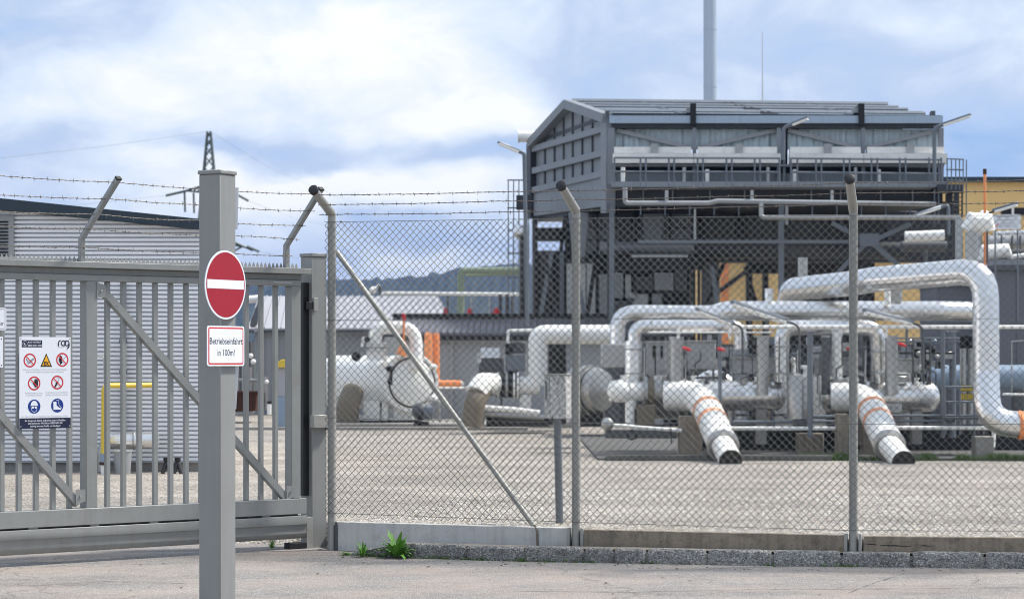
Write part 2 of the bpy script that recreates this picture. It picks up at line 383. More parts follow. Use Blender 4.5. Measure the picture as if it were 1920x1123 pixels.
# forested hills: a real ridge two kilometres off
prof = [(-3500, 545), (-1500, 535), (-200, 525), (400, 521), (632, 523), (740, 521), (800, 515), (860, 504), (905, 499), (975, 497), (1200, 494), (1500, 500), (2200, 508), (3500, 530), (5500, 545)]
def ridge(x):
    for (a, ya), (b, yb_) in zip(prof, prof[1:]):
        if a <= x <= b: return ya+(yb_-ya)*(x-a)/(b-a)
    return 545
mb = MB(); NX, NY = 420, 10; vs = []
for j in range(NY+1):
    for i in range(NX+1):
        x = -1200+4400*i/NX; d = 1000+950*j/NY
        top = EYE+(676-ridge(x))/F*1950
        z = EYE+(676-ridge(x))/F*(.02+.98*(j/NY)**.8)*d
        z = z+random.uniform(-1, 1)*2 if j else -.2
        vs.append(((x-960)/F*1950*(d/1950), d, z))
fs = [(j*(NX+1)+i, j*(NX+1)+i+1, (j+1)*(NX+1)+i+1, (j+1)*(NX+1)+i) for j in range(NY) for i in range(NX)]
k = len(vs); vs += [(vs[NY*(NX+1)+i][0], 2300, -.2) for i in range(NX+1)]
fs += [(NY*(NX+1)+i, NY*(NX+1)+i+1, k+i+1, k+i) for i in range(NX)]
structure('hills', mb.add(vs, fs), 'forest', smooth=False)
# aerial haze
hm = bpy.data.materials.new('haze_air'); hm.use_nodes = True; ht = NT(hm.node_tree); ht.n.clear()
ho = ht.new('ShaderNodeOutputMaterial'); hv = ht.new('ShaderNodeVolumePrincipled')
hv.inputs['Color'].default_value = (.07, .28, .9, 1); hv.inputs['Density'].default_value = .0001; ht.l.new(hv.outputs[0], ho.inputs['Volume'])
M['haze'] = hm
MB().box((-1600, -60, -1.2), (1600, 3700, 140)).build('haze', 'haze', kind='stuff', smooth=False)

# ---------------------------------------------------------------- sliding gate
G = gate; U = G.U
g0 = root('sliding_gate', 'long grey steel sliding gate with vertical bars, diagonal braces and a spiked top', 'gate', (-3.2, 21.8, 0))
def gb(name, m, u0, u1, z0, z1, n0, n1, par=None, bevel=.004): return G.box(MB(), u0, u1, z0, z1, n0, n1).build(name, m, par or g0, bevel=bevel)
ul, ur = U(-260), U(566)
gb('top_rail_cover', 'gate', ul, ur+.03, 2.625, 2.68, -.10, .12)
gb('top_rail_web', 'gate', ul, ur-.02, 2.568, 2.624, -.05, .03)
gb('top_beam', 'gate', ul, ur-.05, 2.51, 2.567, -.06, .06)
gb('bottom_beam', 'gate', ul, ur+.005, .335, .483, -.06, .075)
z = [(.318, .08), (.235, .088), (.228, .07), (.15, .07), (.10, .035), (.10, -.06), (.318, -.06)]
MB().prism([G.at(ul, a, b) for a, b in z], G.u*(ur+.005-ul)).build('running_rail', 'gate', g0, bevel=.003)
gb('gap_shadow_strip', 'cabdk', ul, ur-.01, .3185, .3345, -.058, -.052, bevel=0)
for i in range(9):
    u = ul+.3+i*.62
    if u < ur: gb('rail_bracket', 'gate', u, u+.09, .318, .336, -.05, .06, bevel=0)
def gpost(xs, xf, xe):      # side edge, front-left corner, front-right edge as seen
    u0, u1 = U(xf, .055), U(xe, .055)
    gb('stile', 'gate', u0, u1, .484, 2.509, -.06, .055)
    return u0, u1
p_end = gpost(532, 547, 564); p_mid = gpost(148, 162, 183)
u_m = p_mid[0]; span = p_end[0]-p_mid[0]
gpost2 = gb('stile', 'gate', p_mid[0]-span, p_mid[0]-span+.13, .484, 2.509, -.06, .055)
us = [U(x) for x in (35, 67, 98, 130)]; stepL = (us[3]-us[0])/3
u = us[0]
while u > ul: 
    if abs(u-(p_mid[0]-span+.06)) > .12: gb('bar', 'gate', u-.022, u+.022, .484, 2.509, -.02, .02, bevel=.003)
    u -= stepL
for k in range(1, 4): gb('bar', 'gate', us[0]+k*stepL-.022, us[0]+k*stepL+.022, .484, 2.509, -.02, .02, bevel=.003)
ua, ub = U(201), U(516); nb = 11
for k in range(nb+1):
    u = ua+(ub-ua)*k/nb; gb('bar', 'gate', u-.022, u+.022, .484, 2.509, -.02, .02, bevel=.003)
def brace(x0, y0, x1, y1):
    a, b = G.hit(x0, y0, .045), G.hit(x1, y1, .045)
    t = (b-a).normalized(); q = G.n.cross(t)
    if q.z < 0: q = -q
    MB().prism([a+q*.035, b+q*.035, b-q*.03, a-q*.03], G.n*.006).prism([a-q*.03, b-q*.03, b-q*.036, a-q*.036], -G.n*.045).build('diagonal_brace', 'gate', g0, bevel=0)
    L_ = (b-a).length
    for k in range(6):
        c = a+t*(L_*(k+.5)/6)+G.n*.006
        MB().tube([c, c+G.n*.003], .006, 8).build('bolt', 'galv', g0)
brace(187, 537, 541, 938); brace(-190, 560, 147, 944)
for x, y, s in ((189, 545, 1), (544, 922, -1), (150, 930, -1)):
    c = G.hit(x, y, .057); h = .075
    MB().prism([c+G.u*(-h*.6)+V((0, 0, h*s)), c+G.u*h*.7+V((0, 0, h*.6*s)), c+G.u*h*.7-V((0, 0, h*.8*s)), c+G.u*(-h*.6)-V((0, 0, h*.8*s))], G.n*.006).build('gusset_plate', 'gate', g0, bevel=0)
    MB().tube([c+G.n*.006, c+G.n*.016], .012, 6).build('bolt', 'steel', g0)
gb('name_plate', 'lamp', U(505), U(540), 2.537, 2.548, .062, .065, bevel=0)
# spike comb along the top
mb = MB(); u = ul; pts = [G.at(ul, 2.681, -.03)]; e = []
while u < ur-.06:
    e += [G.at(u+.006, 2.695, -.03), G.at(u+.010, 2.712, -.03), G.at(u+.0225, 2.735, -.03), G.at(u+.035, 2.712, -.03), G.at(u+.039, 2.695, -.03)]; u += .045
vs = []; fs = []
for i in range(0, len(e), 5):
    base = [G.at((e[i]-G.p).dot(G.u)-.006, 2.681, -.03), G.at((e[i+4]-G.p).dot(G.u)+.006, 2.681, -.03)]
    mb.prism([base[0]]+e[i:i+5]+[base[1]], G.n*-.002)
mb.build('spike_strip', 'galv', g0, smooth=False)
# outriggers on the gate
def outrigger(xb, yb, ym, xt, yt, par):
    a = G.hit(xb, yb); b = G.hit(xb, ym); c = G.hit(xt, yt, .38)
    a.z = 2.681
    t = (c-b).normalized(); s = G.u*.024; out = MB()
    def ring(p, ax): q = s.cross(ax).normalized()*.024; return [p+s+q, p-s+q, p-s-q, p+s-q]
    mid = ((b-a).normalized()+t).normalized(); vs = ring(a, V((0, 0, 1)))+ring(b, mid)+ring(c, t)
    out.add(vs, [(0, 1, 2, 3), (8, 9, 10, 11)]+[(r*4+k, r*4+(k+1) % 4, r*4+4+(k+1) % 4, r*4+4+k) for r in range(2) for k in range(4)])
    o = out.build('outrigger', 'gate', par, bevel=.003)
    out = MB().add(ring(c, t)+ring(c+t*.018, t), [(0, 1, 2, 3), (4, 5, 6, 7)]+[(k, (k+1) % 4, 4+(k+1) % 4, 4+k) for k in range(4)]); out.build('end_plug', 'black', o, smooth=False)
outrigger(153, 487, 448, 221, 336, g0); outrigger(537, 500, 461, 601, 356, g0)

def barbed(pts, par, spacing=.108, r=.0022):
    q = [P(*p) for p in pts]; out = []; a = 0
    for p, n in zip(q, q[1:]):
        L_ = (n-p).length; k = max(1, int(L_/.035))
        for i in range(k):
            s = i/k; sag = -.006*math.sin(math.pi*s)*min(1, L_)
            out.append(p.lerp(n, s)+V((0, 0, sag+random.uniform(-.0022, .0022))))
    out.append(q[-1]); mb = MB()
    s1 = []; s2 = []
    for i, p in enumerate(out):
        o = V((0, math.cos(i*1.9), math.sin(i*1.9)))*.0024; s1.append(p+o); s2.append(p-o)
    mb.tube(s1, r*1.15, 4, False); mb.tube(s2, r*1.15, 4, False)
    acc_ = random.random()*spacing
    for p, n in zip(out, out[1:]):
        acc_ += (n-p).length
        if acc_ > spacing:
            acc_ = random.uniform(-.012, .012); t = (n-p).normalized(); an = random.random()*3.1
            mb.tube([p-t*.006, p+t*.006], .0048, 5)
            for k in range(4):
                ph = an+k*1.57+random.uniform(-.4, .4); v = (V((0, math.cos(ph), math.sin(ph)))+t*random.uniform(-.5, .5)).normalized()
                b = p+t*(-.004 if k % 2 else .004); mb.tube([b, b+v*random.uniform(.018, .026)], [.0026, .0016], 3)
    mb.build('barbed_wire', 'barb', par, smooth=False)
GW = [[(-60, 324), (0, 330), (217, 342), (368, 354), (440, 359), (599, 364)], [(-60, 362), (0, 366), (204, 373), (368, 384), (440, 390), (590, 396)],
      [(-60, 394), (0, 397), (186, 402), (295, 412), (368, 413), (440, 419), (573, 423)], [(-60, 421), (0, 424), (170, 430), (368, 441), (440, 442), (490, 444), (562, 449)],
      [(-60, 458), (0, 461), (158, 464), (368, 474), (440, 476), (548, 480)]]
for line, off in zip(GW, (.37, .28, .17, .09, .04)):
    barbed([(x, y, G.hit(x, y, off).y) for x, y in line], g0)

# signs on the gate -------------------------------------------------------
def disc(pl, u, z, r, n, th=.0006, seg=40, arc=None, rin=0):
    mb = MB()
    if rin:
        vs = []
        for k in range(seg): a = 2*math.pi*k/seg; vs += [pl.at(u+r*math.cos(a), z+r*math.sin(a), n), pl.at(u+rin*math.cos(a), z+rin*math.sin(a), n)]
        return mb.add(vs, [(2*k, (2*k+2) % (2*seg), (2*k+3) % (2*seg), 2*k+1) for k in range(seg)])
    return mb.add([pl.at(u+r*math.cos(2*math.pi*k/seg), z+r*math.sin(2*math.pi*k/seg), n) for k in range(seg)], [tuple(range(seg))])
def flat(pl, u, z, s, pts, n, mb=None):
    mb = mb or MB(); return mb.add([pl.at(u+a*s, z+b*s, n) for a, b in pts], [tuple(range(len(pts)))])
def stroke(pl, u, z, s, pts, w_, n, mb=None):
    mb = mb or MB()
    for (a, b), (c, d) in zip(pts, pts[1:]):
        L_ = math.hypot(c-a, d-b) or 1; nx, ny = -(d-b)/L_*w_/2, (c-a)/L_*w_/2
        mb.add([pl.at(u+x*s, z+y*s, n) for x, y in ((a+nx, b+ny), (c+nx, d+ny), (c-nx, d-ny), (a-nx, b-ny))], [(0, 1, 2, 3)])
    return mb
def board(pl, u0, u1, z0, z1, n, m, parent, th=.004, rc=0, name='board', seg=6):
    if not rc: return pl.box(MB(), u0, u1, z0, z1, n-th, n).build(name, m, parent, smooth=False)
    pts = []
    for cx, cz, a0 in ((u1-rc, z1-rc, 0), (u0+rc, z1-rc, 90), (u0+rc, z0+rc, 180), (u1-rc, z0+rc, 270)):
        for k in range(seg+1): a = math.radians(a0+90*k/seg); pts.append(pl.at(cx+rc*math.cos(a), cz+rc*math.sin(a), n-th))
    return MB().prism(pts, pl.n*th).build(name, m, parent, smooth=False)
NS = .068
a = G.hit(36.4, 631.5, NS); b = G.hit(132.3, 802, NS)
SU0, SU1 = (a-G.p).dot(G.u), (b-G.p).dot(G.u); SZ1, SZ0 = a.z, b.z
SWd, SHt = SU1-SU0, SZ1-SZ0
sg = root('safety_sign', 'tall white safety board with warning pictograms and a navy foot strip, on the gate bars', 'sign', tuple(G.at(SU0+SWd/2, SZ0, NS)))
board(G, SU0, SU1, SZ0, SZ1, NS, 'white', sg)
fu = lambda f: SU0+SWd*f
fz = lambda f: SZ1-SHt*f
N1, N2, N3, N4 = NS+.001, NS+.002, NS+.003, NS+.004
def rectf(x0, y0, x1, y1, m, n, name): return MB().add([G.at(fu(x0), fz(y0), n), G.at(fu(x1), fz(y0), n), G.at(fu(x1), fz(y1), n), G.at(fu(x0), fz(y1), n)], [(0, 1, 2, 3)]).build(name, m, sg, smooth=False)
rectf(.0, .885, 1, 1, 'navy', N1, 'foot_strip')
rectf(.046, .035, .44, .112, 'navy', N1, 'emergency_call_badge')
disc(G, fu(.105), fz(.073), .024, N2, rin=.022).build('phone_symbol', 'white', sg, smooth=False)
stroke(G, fu(.105), fz(.073), .02, [(-.35, .5), (-.45, .1), (-.1, -.35), (.35, -.5)], .35, N2).build('phone_symbol', 'white', sg, smooth=False)
text('RAG-NOTRUF', 'white', sg, G, fu(.29), fz(.066), N2, .016, SWd*.24, bold=.01)
text('0800 0401 000', 'white', sg, G, fu(.295), fz(.102), N2, .016, SWd*.265, bold=.01)
# wordmark with ring-shaped letters
lg = .025
stroke(G, fu(.79), fz(.068), lg, [(-.6, -1), (-.6, .3), (-.3, .85), (.3, 1)], .42, N2).build('wordmark_letter', 'navy', sg, smooth=False)
disc(G, fu(.858), fz(.066), lg*1.05, N2, rin=lg*.68).build('wordmark_letter', 'navy', sg, smooth=False)
disc(G, fu(.925), fz(.066), lg*1.05, N3, rin=lg*.68).build('wordmark_letter', 'navy', sg, smooth=False)
stroke(G, fu(.925), fz(.066), lg, [(.85, 0), (.85, -1.0), (.6, -1.6), (.1, -1.8)], .45, N4).build('wordmark_letter', 'navy', sg, smooth=False)
text('AUSTRIA AG', 'inkgrey', sg, G, fu(.81), fz(.115), N2, .009, SWd*.13)
R_ = SWd*.121
def prohibit(fx, fy):
    disc(G, fu(fx), fz(fy), R_, N1, rin=R_*.8).build('prohibition_ring', 'redring', sg, smooth=False)
    q = .62; stroke(G, fu(fx), fz(fy), R_, [(-q, q), (q, -q)], .15, N3).build('prohibition_bar', 'redring', sg, smooth=False)
for fx, fy in ((.2, .255), (.836, .248), (.285, .505), (.736, .497)): prohibit(fx, fy)
sk = stroke(G, fu(.2), fz(.255), R_, [(-.25, -.5), (.65, .15), (.55, .28), (-.35, -.37), (-.25, -.5)], .07, N2)
stroke(G, fu(.2), fz(.255), R_, [(-.45, -.3), (-.35, -.1), (-.6, .05), (-.45, .25)], .06, N2, sk).build('cigarette_symbol', 'ink', sg, smooth=False)
MB().add([G.at(fu(.52), fz(.176), N1), G.at(fu(.405), fz(.325), N1), G.at(fu(.635), fz(.325), N1)], [(0, 1, 2)]).build('warning_triangle', 'ink', sg, smooth=False)
MB().add([G.at(fu(.52), fz(.20), N2), G.at(fu(.438), fz(.313), N2), G.at(fu(.602), fz(.313), N2)], [(0, 1, 2)]).build('warning_triangle_face', 'yellow', sg, smooth=False)
text('EX', 'ink', sg, G, fu(.52), fz(.307), N3, .032, SWd*.095, bold=.03)
fl = flat(G, fu(.836), fz(.248), R_, [(-.25, .7), (0, .3), (.0, .05), (-.3, .0), (-.6, .2), (-.5, -.3), (-.2, -.6), (-.4, -.2), (-.3, .2), (-.55, .4), (-.4, .5)], N2)
stroke(G, fu(.836), fz(.248), R_, [(-.35, -.62), (.0, -.3)], .22, N2, fl).build('flame_symbol', 'ink', sg, smooth=False)
stroke(G, fu(.836), fz(.248), R_, [(.2, .05), (.55, .45)], .09, N2).build('match_symbol', 'inkgrey', sg, smooth=False)
hd = flat(G, fu(.285), fz(.505), R_, [(-.05, -.15), (.1, -.55), (.5, -.55), (.65, -.1), (.55, .2), (.05, .2)], N2)
for i, (x0, y0, x1, y1) in enumerate(((.1, .1, .08, .55), (.24, .1, .26, .66), (.38, .1, .44, .62), (.52, .1, .6, .5), (.1, -.3, -.2, .05))): stroke(G, fu(.285), fz(.505), R_, [(x0, y0), (x1, y1)], .14, N2, hd)
hd.build('hand_symbol', 'ink', sg, smooth=False)
ph = flat(G, fu(.736), fz(.497), R_, [(-.5, -.6), (-.25, -.7), (.2, .05), (-.05, .2)], N2)
stroke(G, fu(.736), fz(.497), R_, [(.08, .1), (.22, .4)], .06, N2, ph)
stroke(G, fu(.736), fz(.497), R_, [(-.1, .5), (.05, .62), (.25, .62), (.42, .45)], .04, N2, ph).build('mobile_phone_symbol', 'ink', sg, smooth=False)
disc(G, fu(.285), fz(.758), R_, N1).build('mandatory_disc', 'blue', sg, smooth=False)
disc(G, fu(.736), fz(.75), R_, N1).build('mandatory_disc', 'blue', sg, smooth=False)
hp = [(.55*math.cos(math.radians(a_)), .2+.62*math.sin(math.radians(a_))) for a_ in range(0, 181, 15)]
flat(G, fu(.285), fz(.758), R_, hp+[(-.68, .1), (.68, .1)], N2).build('helmet_symbol', 'white', sg, smooth=False)
gl = flat(G, fu(.285), fz(.758), R_, [(-.45, .0), (-.05, .0), (-.1, -.3), (-.35, -.28)], N2); flat(G, fu(.285), fz(.758), R_, [(.45, .0), (.05, .0), (.1, -.3), (.35, -.28)], N2, gl).build('goggles_symbol', 'white', sg, smooth=False)
stroke(G, fu(.285), fz(.758), R_, [(-.45, -.15), (-.38, -.6), (0, -.85), (.38, -.6), (.45, -.15)], .06, N2).build('face_outline_symbol', 'white', sg, smooth=False)
flat(G, fu(.736), fz(.75), R_, [(-.65, .55), (-.15, .55), (-.12, 0), (.3, -.3), (.55, -.38), (.6, -.62), (-.1, -.6), (-.62, -.62)], N2).build('boot_symbol', 'white', sg, smooth=False)
stroke(G, fu(.736), fz(.75), R_, [(-.2, .8), (.28, .75), (.2, .4), (.3, 0), (.65, -.3), (.7, -.5)], .05, N2).build('boot_outline_symbol', 'white', sg, smooth=False)
for s, fx, fy, h, wd, m in (
 ('Rauchen, die Verwendung von offenem Feuer und sonstige Handlungen,', .5, .360, .011, .87, 'inkgrey'), ('die Brände oder Explosionen auslösen können, sind verboten!', .5, .385, .011, .74, 'inkgrey'),
 ('Betriebsfremden Personen', .28, .615, .011, .33, 'inkgrey'), ('ist das Betreten verboten!', .28, .64, .011, .31, 'inkgrey'),
 ('Die Benutzung von Kommunikations-', .73, .612, .011, .44, 'inkgrey'), ('mitteln ohne Ex-Schutz ist verboten!', .73, .637, .011, .43, 'inkgrey'),
 ('Das Tragen von Kopf- und Augenschutz und Sicherheitsschuhen ist Pflicht!', .5, .872, .011, .91, 'inkgrey'),
 ('Bei Gasgeruch, Brand, Gebrechen oder in Notfällen', .5, .921, .016, .79, 'white'), ('bitte sofort den RAG-Notruf 0800 0401 000', .5, .951, .016, .67, 'white'), ('(ständig besetzte Stelle) verständigen!', .5, .981, .016, .59, 'white')):
    text(s, m, sg, G, fu(fx), fz(fy), N2, h, SWd*wd, bold=.006 if m == 'white' else 0)
for fx, fy in ((.025, .02), (.975, .02), (.025, .975), (.975, .975)): disc(G, fu(fx), fz(fy), .006, N3, seg=10).build('screw', 'steel', sg, smooth=False)
# two signs cut by the frame's left edge
s2 = root('notice_sign', 'white notice with rounded black border at the left end of the gate, upper of two', 'sign', tuple(G.hit(-40, 617, NS)))
u1 = U(12, NS); z1_, z0_ = G.hit(10, 577, NS).z, G.hit(10, 619, NS).z
board(G, u1-.62, u1, z0_, z1_, NS, 'white', s2, rc=.02)
bd = .012
mbx = MB()
for (a0, b0, a1, b1) in ((u1-.61, z1_-bd-.003, u1-bd, z1_-bd), (u1-.61, z0_+bd, u1-bd, z0_+bd+.003), (u1-bd-.003, z0_+bd, u1-bd, z1_-bd)): mbx.add([G.at(a0, b0, N1), G.at(a1, b0, N1), G.at(a1, b1, N1), G.at(a0, b1, N1)], [(0, 1, 2, 3)])
mbx.build('border_line', 'navy', s2, smooth=False)
text('Tor', 'ink', s2, G, U(6.5, NS), G.hit(8, 610, NS).z, N1, .038, None, align='RIGHT', squeeze=.62)
s3 = root('small_white_sign', 'plain white panel under the black-bordered notice, cut by the left frame edge', 'sign', tuple(G.hit(-20, 689, NS)))
u1 = U(5.5, NS); z1_, z0_ = G.hit(5, 631, NS).z, G.hit(5, 689, NS).z
board(G, u1-.4, u1, z0_, z1_, NS, 'white', s3)
MB().add([G.at(u1-.12, z0_+.07, N1), G.at(u1-.028, z0_+.07, N1), G.at(u1-.028, z0_+.1, N1), G.at(u1-.12, z0_+.1, N1)], [(0, 1, 2, 3)]).build('red_bar', 'redring', s3, smooth=False)
for zz in (z0_+.02, z1_-.02): disc(G, u1-.015, zz, .006, N1, seg=10).build('screw', 'cabdk', s3, smooth=False)

# catch post of the gate ---------------------------------------------------
cp = root('gate_post', 'square grey gate post with flat cap where the sliding gate closes, beside the mesh fence', 'post', tuple(G.at(U(600), 0, 0)))
CP = PL(G.p, G.p+G.u); cn = .02
cu0, cu1 = U(585, cn), U(612.5, cn)
gb('shaft', 'post', cu0, cu1, -.02, 2.80, cn-.19, cn, cp, .006)
gb('cap', 'post', cu0-.008, cu1+.008, 2.801, 2.835, cn-.198, cn+.008, cp, .005)
gb('rubber_stop', 'black', cu0-.066, cu0-.002, .50, 2.55, cn-.11, cn-.05, cp, 0)
zt, zb = G.hit(593, 778, .07).z, G.hit(593, 802, .07).z
gb('switch_box', 'galv', U(584, .05), U(617, .05)-.02, zb, zt, cn+.002, .09, cp, .004)
gb('switch_cover', 'cabdk', U(617, .05)-.02, U(617, .05)+.01, zb-.02, zt+.005, cn, .07, cp, 0)
gb('catch_bracket', 'galv', cu0-.01, cu0+.04, G.hit(593, 583, cn).z, G.hit(593, 559, cn).z, cn+.001, cn+.05, cp, .003)
gb('catch_bolt', 'black', cu0-.07, cu0-.012, G.hit(580, 580, cn).z, G.hit(580, 566, cn).z, cn, cn+.04, cp, .003)
gb('floor_guide', 'galv', cu0-.075, cu0-.004, 0, .30, -.02, .04, cp, .002)
gb('guide_foot', 'dark', cu0-.28, cu0-.08, 0, .06, -.05, .05, cp, .004)

# ---------------------------------------------------------------- foreground post with signs
ang = math.radians(29)
nl = V((-math.sin(ang), -math.cos(ang), 0)); nr = V((math.cos(ang), -math.sin(ang), 0))
corner = P(413, 676, 16.8); corner.z = 0
Wp = .187
pr = root('sign_post', 'square grey steel post in the foreground carrying the round no-entry sign', 'post', tuple(corner))
def sqpost(name, z0, z1, g_, m='post'):
    c0 = corner+nl*g_+nr*g_; w_ = Wp+2*g_
    q = [c0, c0-nr*w_, c0-nr*w_-nl*w_, c0-nl*w_]
    return MB().prism([V((p.x, p.y, z0)) for p in q], (0, 0, z1-z0)).build(name, m, pr, bevel=.006)
sqpost('shaft', -.02, 3.115, 0); sqpost('cap', 3.116, 3.145, .008)
RF = PL(corner, corner-nl)       # right-hand face
uc = RF.U(424.5)+.0; 
ez = P(424, 534, 16.8).z
ns = root('no_entry_sign', 'round red no-entry sign with white bar on the foreground post', 'sign', tuple(RF.at(uc, ez-.25, .03)))
uc = RF.U(423.5, .03); rz = .243
MB().tube([RF.at(uc, ez, .022), RF.at(uc, ez, .028)], rz, 56).build('plate', 'white', ns)
disc(RF, uc, ez, rz*.945, .0290, seg=64).build('red_field', 'red', ns, smooth=False)
MB().add([RF.at(uc+a_, ez+b_, .030) for a_, b_ in ((-rz*.9, -.028), (rz*.9, -.028), (rz*.9, .034), (-rz*.9, .034))], [(0, 1, 2, 3)]).build('white_bar', 'white', ns, smooth=False)
RF.box(MB(), uc-.03, uc+.03, ez-.12, ez+.12, 0, .022).build('bracket', 'galv', ns)
bs = root('text_sign', 'white rectangular sign with red border reading Betriebseinfahrt in 100m! on the foreground post', 'sign', tuple(RF.at(uc, ez-.5, .03)))
bz1, bz0 = P(424, 611.5, 16.9).z, P(424, 686, 16.9).z; bu0, bu1 = RF.U(389, .03), RF.U(458.5, .03)
board(RF, bu0, bu1, bz0, bz1, .028, 'white', bs, rc=.02)
board(RF, bu0+.012, bu1-.012, bz0+.01, bz1-.01, .0285, 'redring', bs, th=.0008, rc=.018, name='red_border')
board(RF, bu0+.024, bu1-.024, bz0+.021, bz1-.021, .0295, 'white', bs, th=.0008, rc=.01, name='inner_field')
um = (bu0+bu1)/2
text('Betriebseinfahrt', 'ink', bs, RF, um, P(424, 645.5, 16.9).z, .0302, .048, (bu1-bu0)*.88, bold=.004)
text('in 100m!', 'ink', bs, RF, um, P(424, 667, 16.9).z, .0302, .048, (bu1-bu0)*.46, bold=.004)
RF.box(MB(), uc-.03, uc+.03, bz0+.04, bz1-.04, 0, .024).build('bracket', 'galv', bs)
for nm, (x0, y0, x1, y1), lab in (('sign_back', (430, 352, 446, 430), 'pale back of a sign panel near the top of the foreground post'), ('sign_back', (430, 684, 446, 767), 'narrow pale sign back behind the lower part of the foreground post')):
    q = FP(17.02); low_ = y0 > 500
    x1 += 1.5; pts = [(x0, y0), (x1, y0), (x1-(5 if low_ else 2), y1), (x0, y1)]
    q.poly(MB(), pts, -.005, 0).build('sign_back', 'white', pr, smooth=False)

# ---------------------------------------------------------------- mesh fence
fr = root('chain_link_fence', 'tall grey chain-link fence with round posts, barbed wire above and concrete plinths below', 'fence', (2, 21.5, 0))
fd = (FPTS[3]-FPTS[0]).normalized(); fn = V((fd.y, -fd.x, 0))
if fn.y > 0: fn = -fn
def fpoint(x, y, off=0):
    for a, b in zip(FPTS, FPTS[1:]):
        pl = PL(a, b); h = pl.hit(x, y, off)
        if x <= 960+b.x/b.y*F or b is FPTS[-1]: return h
tops = [(622, 401, 589, 358, .34), (1081, 396, 1053, 350, .36), (1601, 394, 1593, 337, .38), (2160, 392, 2165, 330, .38)]
for i, (x0, y0, x1, y1, lean) in enumerate(tops):
    b = FPTS[i].copy(); base = V((b.x, b.y, -.02)); knee = V((b.x, b.y, P(x0, y0, b.y).z)); tip = P(x1, y1, b.y-lean)
    rp = .0385
    po = MB().tube([base, V((b.x, b.y, 1)), knee-V((0, 0, .02)), knee+(tip-knee).normalized()*.02, tip], rp, 24).build('post', 'galv', fr)
    t = (tip-knee).normalized()
    MB().tube([tip-t*.005, tip+t*.03, tip+t*.038], [rp+.008, rp+.008, rp*.8], 20).build('end_cap', 'black', po)
    MB().tube([V((b.x, b.y, 3.06)), V((b.x, b.y, 3.085))], rp+.004, 20).build('clamp_ring', 'galv', po)
    u_ = fd
    zt_ = .285
    if i:
        for s in (-1, 1):
            c = V((b.x, b.y, 0))+fd*(s*.05)-fn*.0
            if i == 1 and s == -1: pass
            MB().prism([c+fn*.045+fd*(s*.0), c+fn*.045+fd*(s*.028), c-fn*.05+fd*(s*.028), c-fn*.05+fd*(s*.0)], (0, 0, zt_-.01)).build('plinth_holder', 'galv', fr, bevel=.003)
    else:
        c = V((b.x, b.y, 0))+fd*.048
        MB().prism([c+fn*.045, c+fn*.045+fd*.025, c-fn*.05+fd*.025, c-fn*.05], (0, 0, .27)).build('plinth_holder', 'cabdk', fr, bevel=.003)
# woven fabric: every wire is a vertical zigzag hooked into its neighbours
poly = [FPTS[0]-(FPTS[1]-FPTS[0]).normalized()*.055]+FPTS[1:]
cum = [0]
for a, b in zip(poly, poly[1:]): cum.append(cum[-1]+(b-a).length)
def along(s):
    for i in range(len(poly)-1):
        if s <= cum[i+1] or i == len(poly)-2:
            return poly[i]+(poly[i+1]-poly[i])*((s-cum[i])/(cum[i+1]-cum[i]))
A_ = .0352; total = cum[-1]; nw = int(total/A_); rows = int((3.105-.298)/A_)
mb = MB()
for wi in range(nw):
    pts = []; wob = random.uniform(-.0012, .0012)
    for r_ in range(rows+1):
        s = (wi+((r_+wi) % 2))*A_+wob+.0018*math.sin(r_*.37+wi*.21)
        sgn = 1 if (r_+wi) % 2 else -1
        k_ = s/total
        bot = .318-.04*k_; top = 3.115-.04*k_
        z_ = bot+(top-bot)*r_/rows
        q = along(max(0, s+.004*math.sin(z_*2.1+wi*.05)+.003*noise.noise(V((wi*.12, z_*3, 0))))); pts.append(V((q.x, q.y, z_+.004*noise.noise(V((wi*.07, z_*1.5, 9)))))+fn*(.047+.0022*sgn+.008*(noise.noise(V((wi*.06, z_*.9, 4)))+.4)))
    mb.tube(pts, .0028, 4, False, twist=.78)
mb.build('mesh_fabric', 'wire', fr, smooth=True)
for y1_, y2_, y3_ in ((416.6, 409.5, 404.2), (600, 598, 597.5), (784, 793, 795), (961, 978.5, 994)):
    qa, qb, qc = (FPTS[i].y for i in (0, 1, 2))
    pts = [P(608, y1_, qa-.05), P(1080, y2_, qb-.05), P(1600, y3_, qc-.05), P(2155, y3_+(2 if y1_ > 900 else 0), FPTS[3].y-.05)]
    MB().tube(pts, .0026, 6, False).build('tension_wire', 'wire', fr)
for x, y in ((631, 601), (633, 784), (634, 416)):
    c = fpoint(x, y, .052)
    MB().tube([c-fd*.09, c-fd*.03], .004, 6).build('wire_tensioner', 'barb', fr); MB().ball(c+fd*.03, .011, seg=8, rings=6).build('wire_tensioner', 'barb', fr)
for ys, off in (((366, 360, 350, 343, 337), .33), ((384, 377.5, 368, 362, 357), .2), ((402.5, 398, 388, 382, 380), .07)):
    pts = [(x, y, fpoint(x, y, off).y) for x, y in zip((598, 930, 1380, 1600, 1960), ys)]
    pts = [pts[0], ((640), ys[0]-.5, fpoint(640, ys[0], off).y)]+pts[1:]
    barbed(pts, fr, spacing=.112)
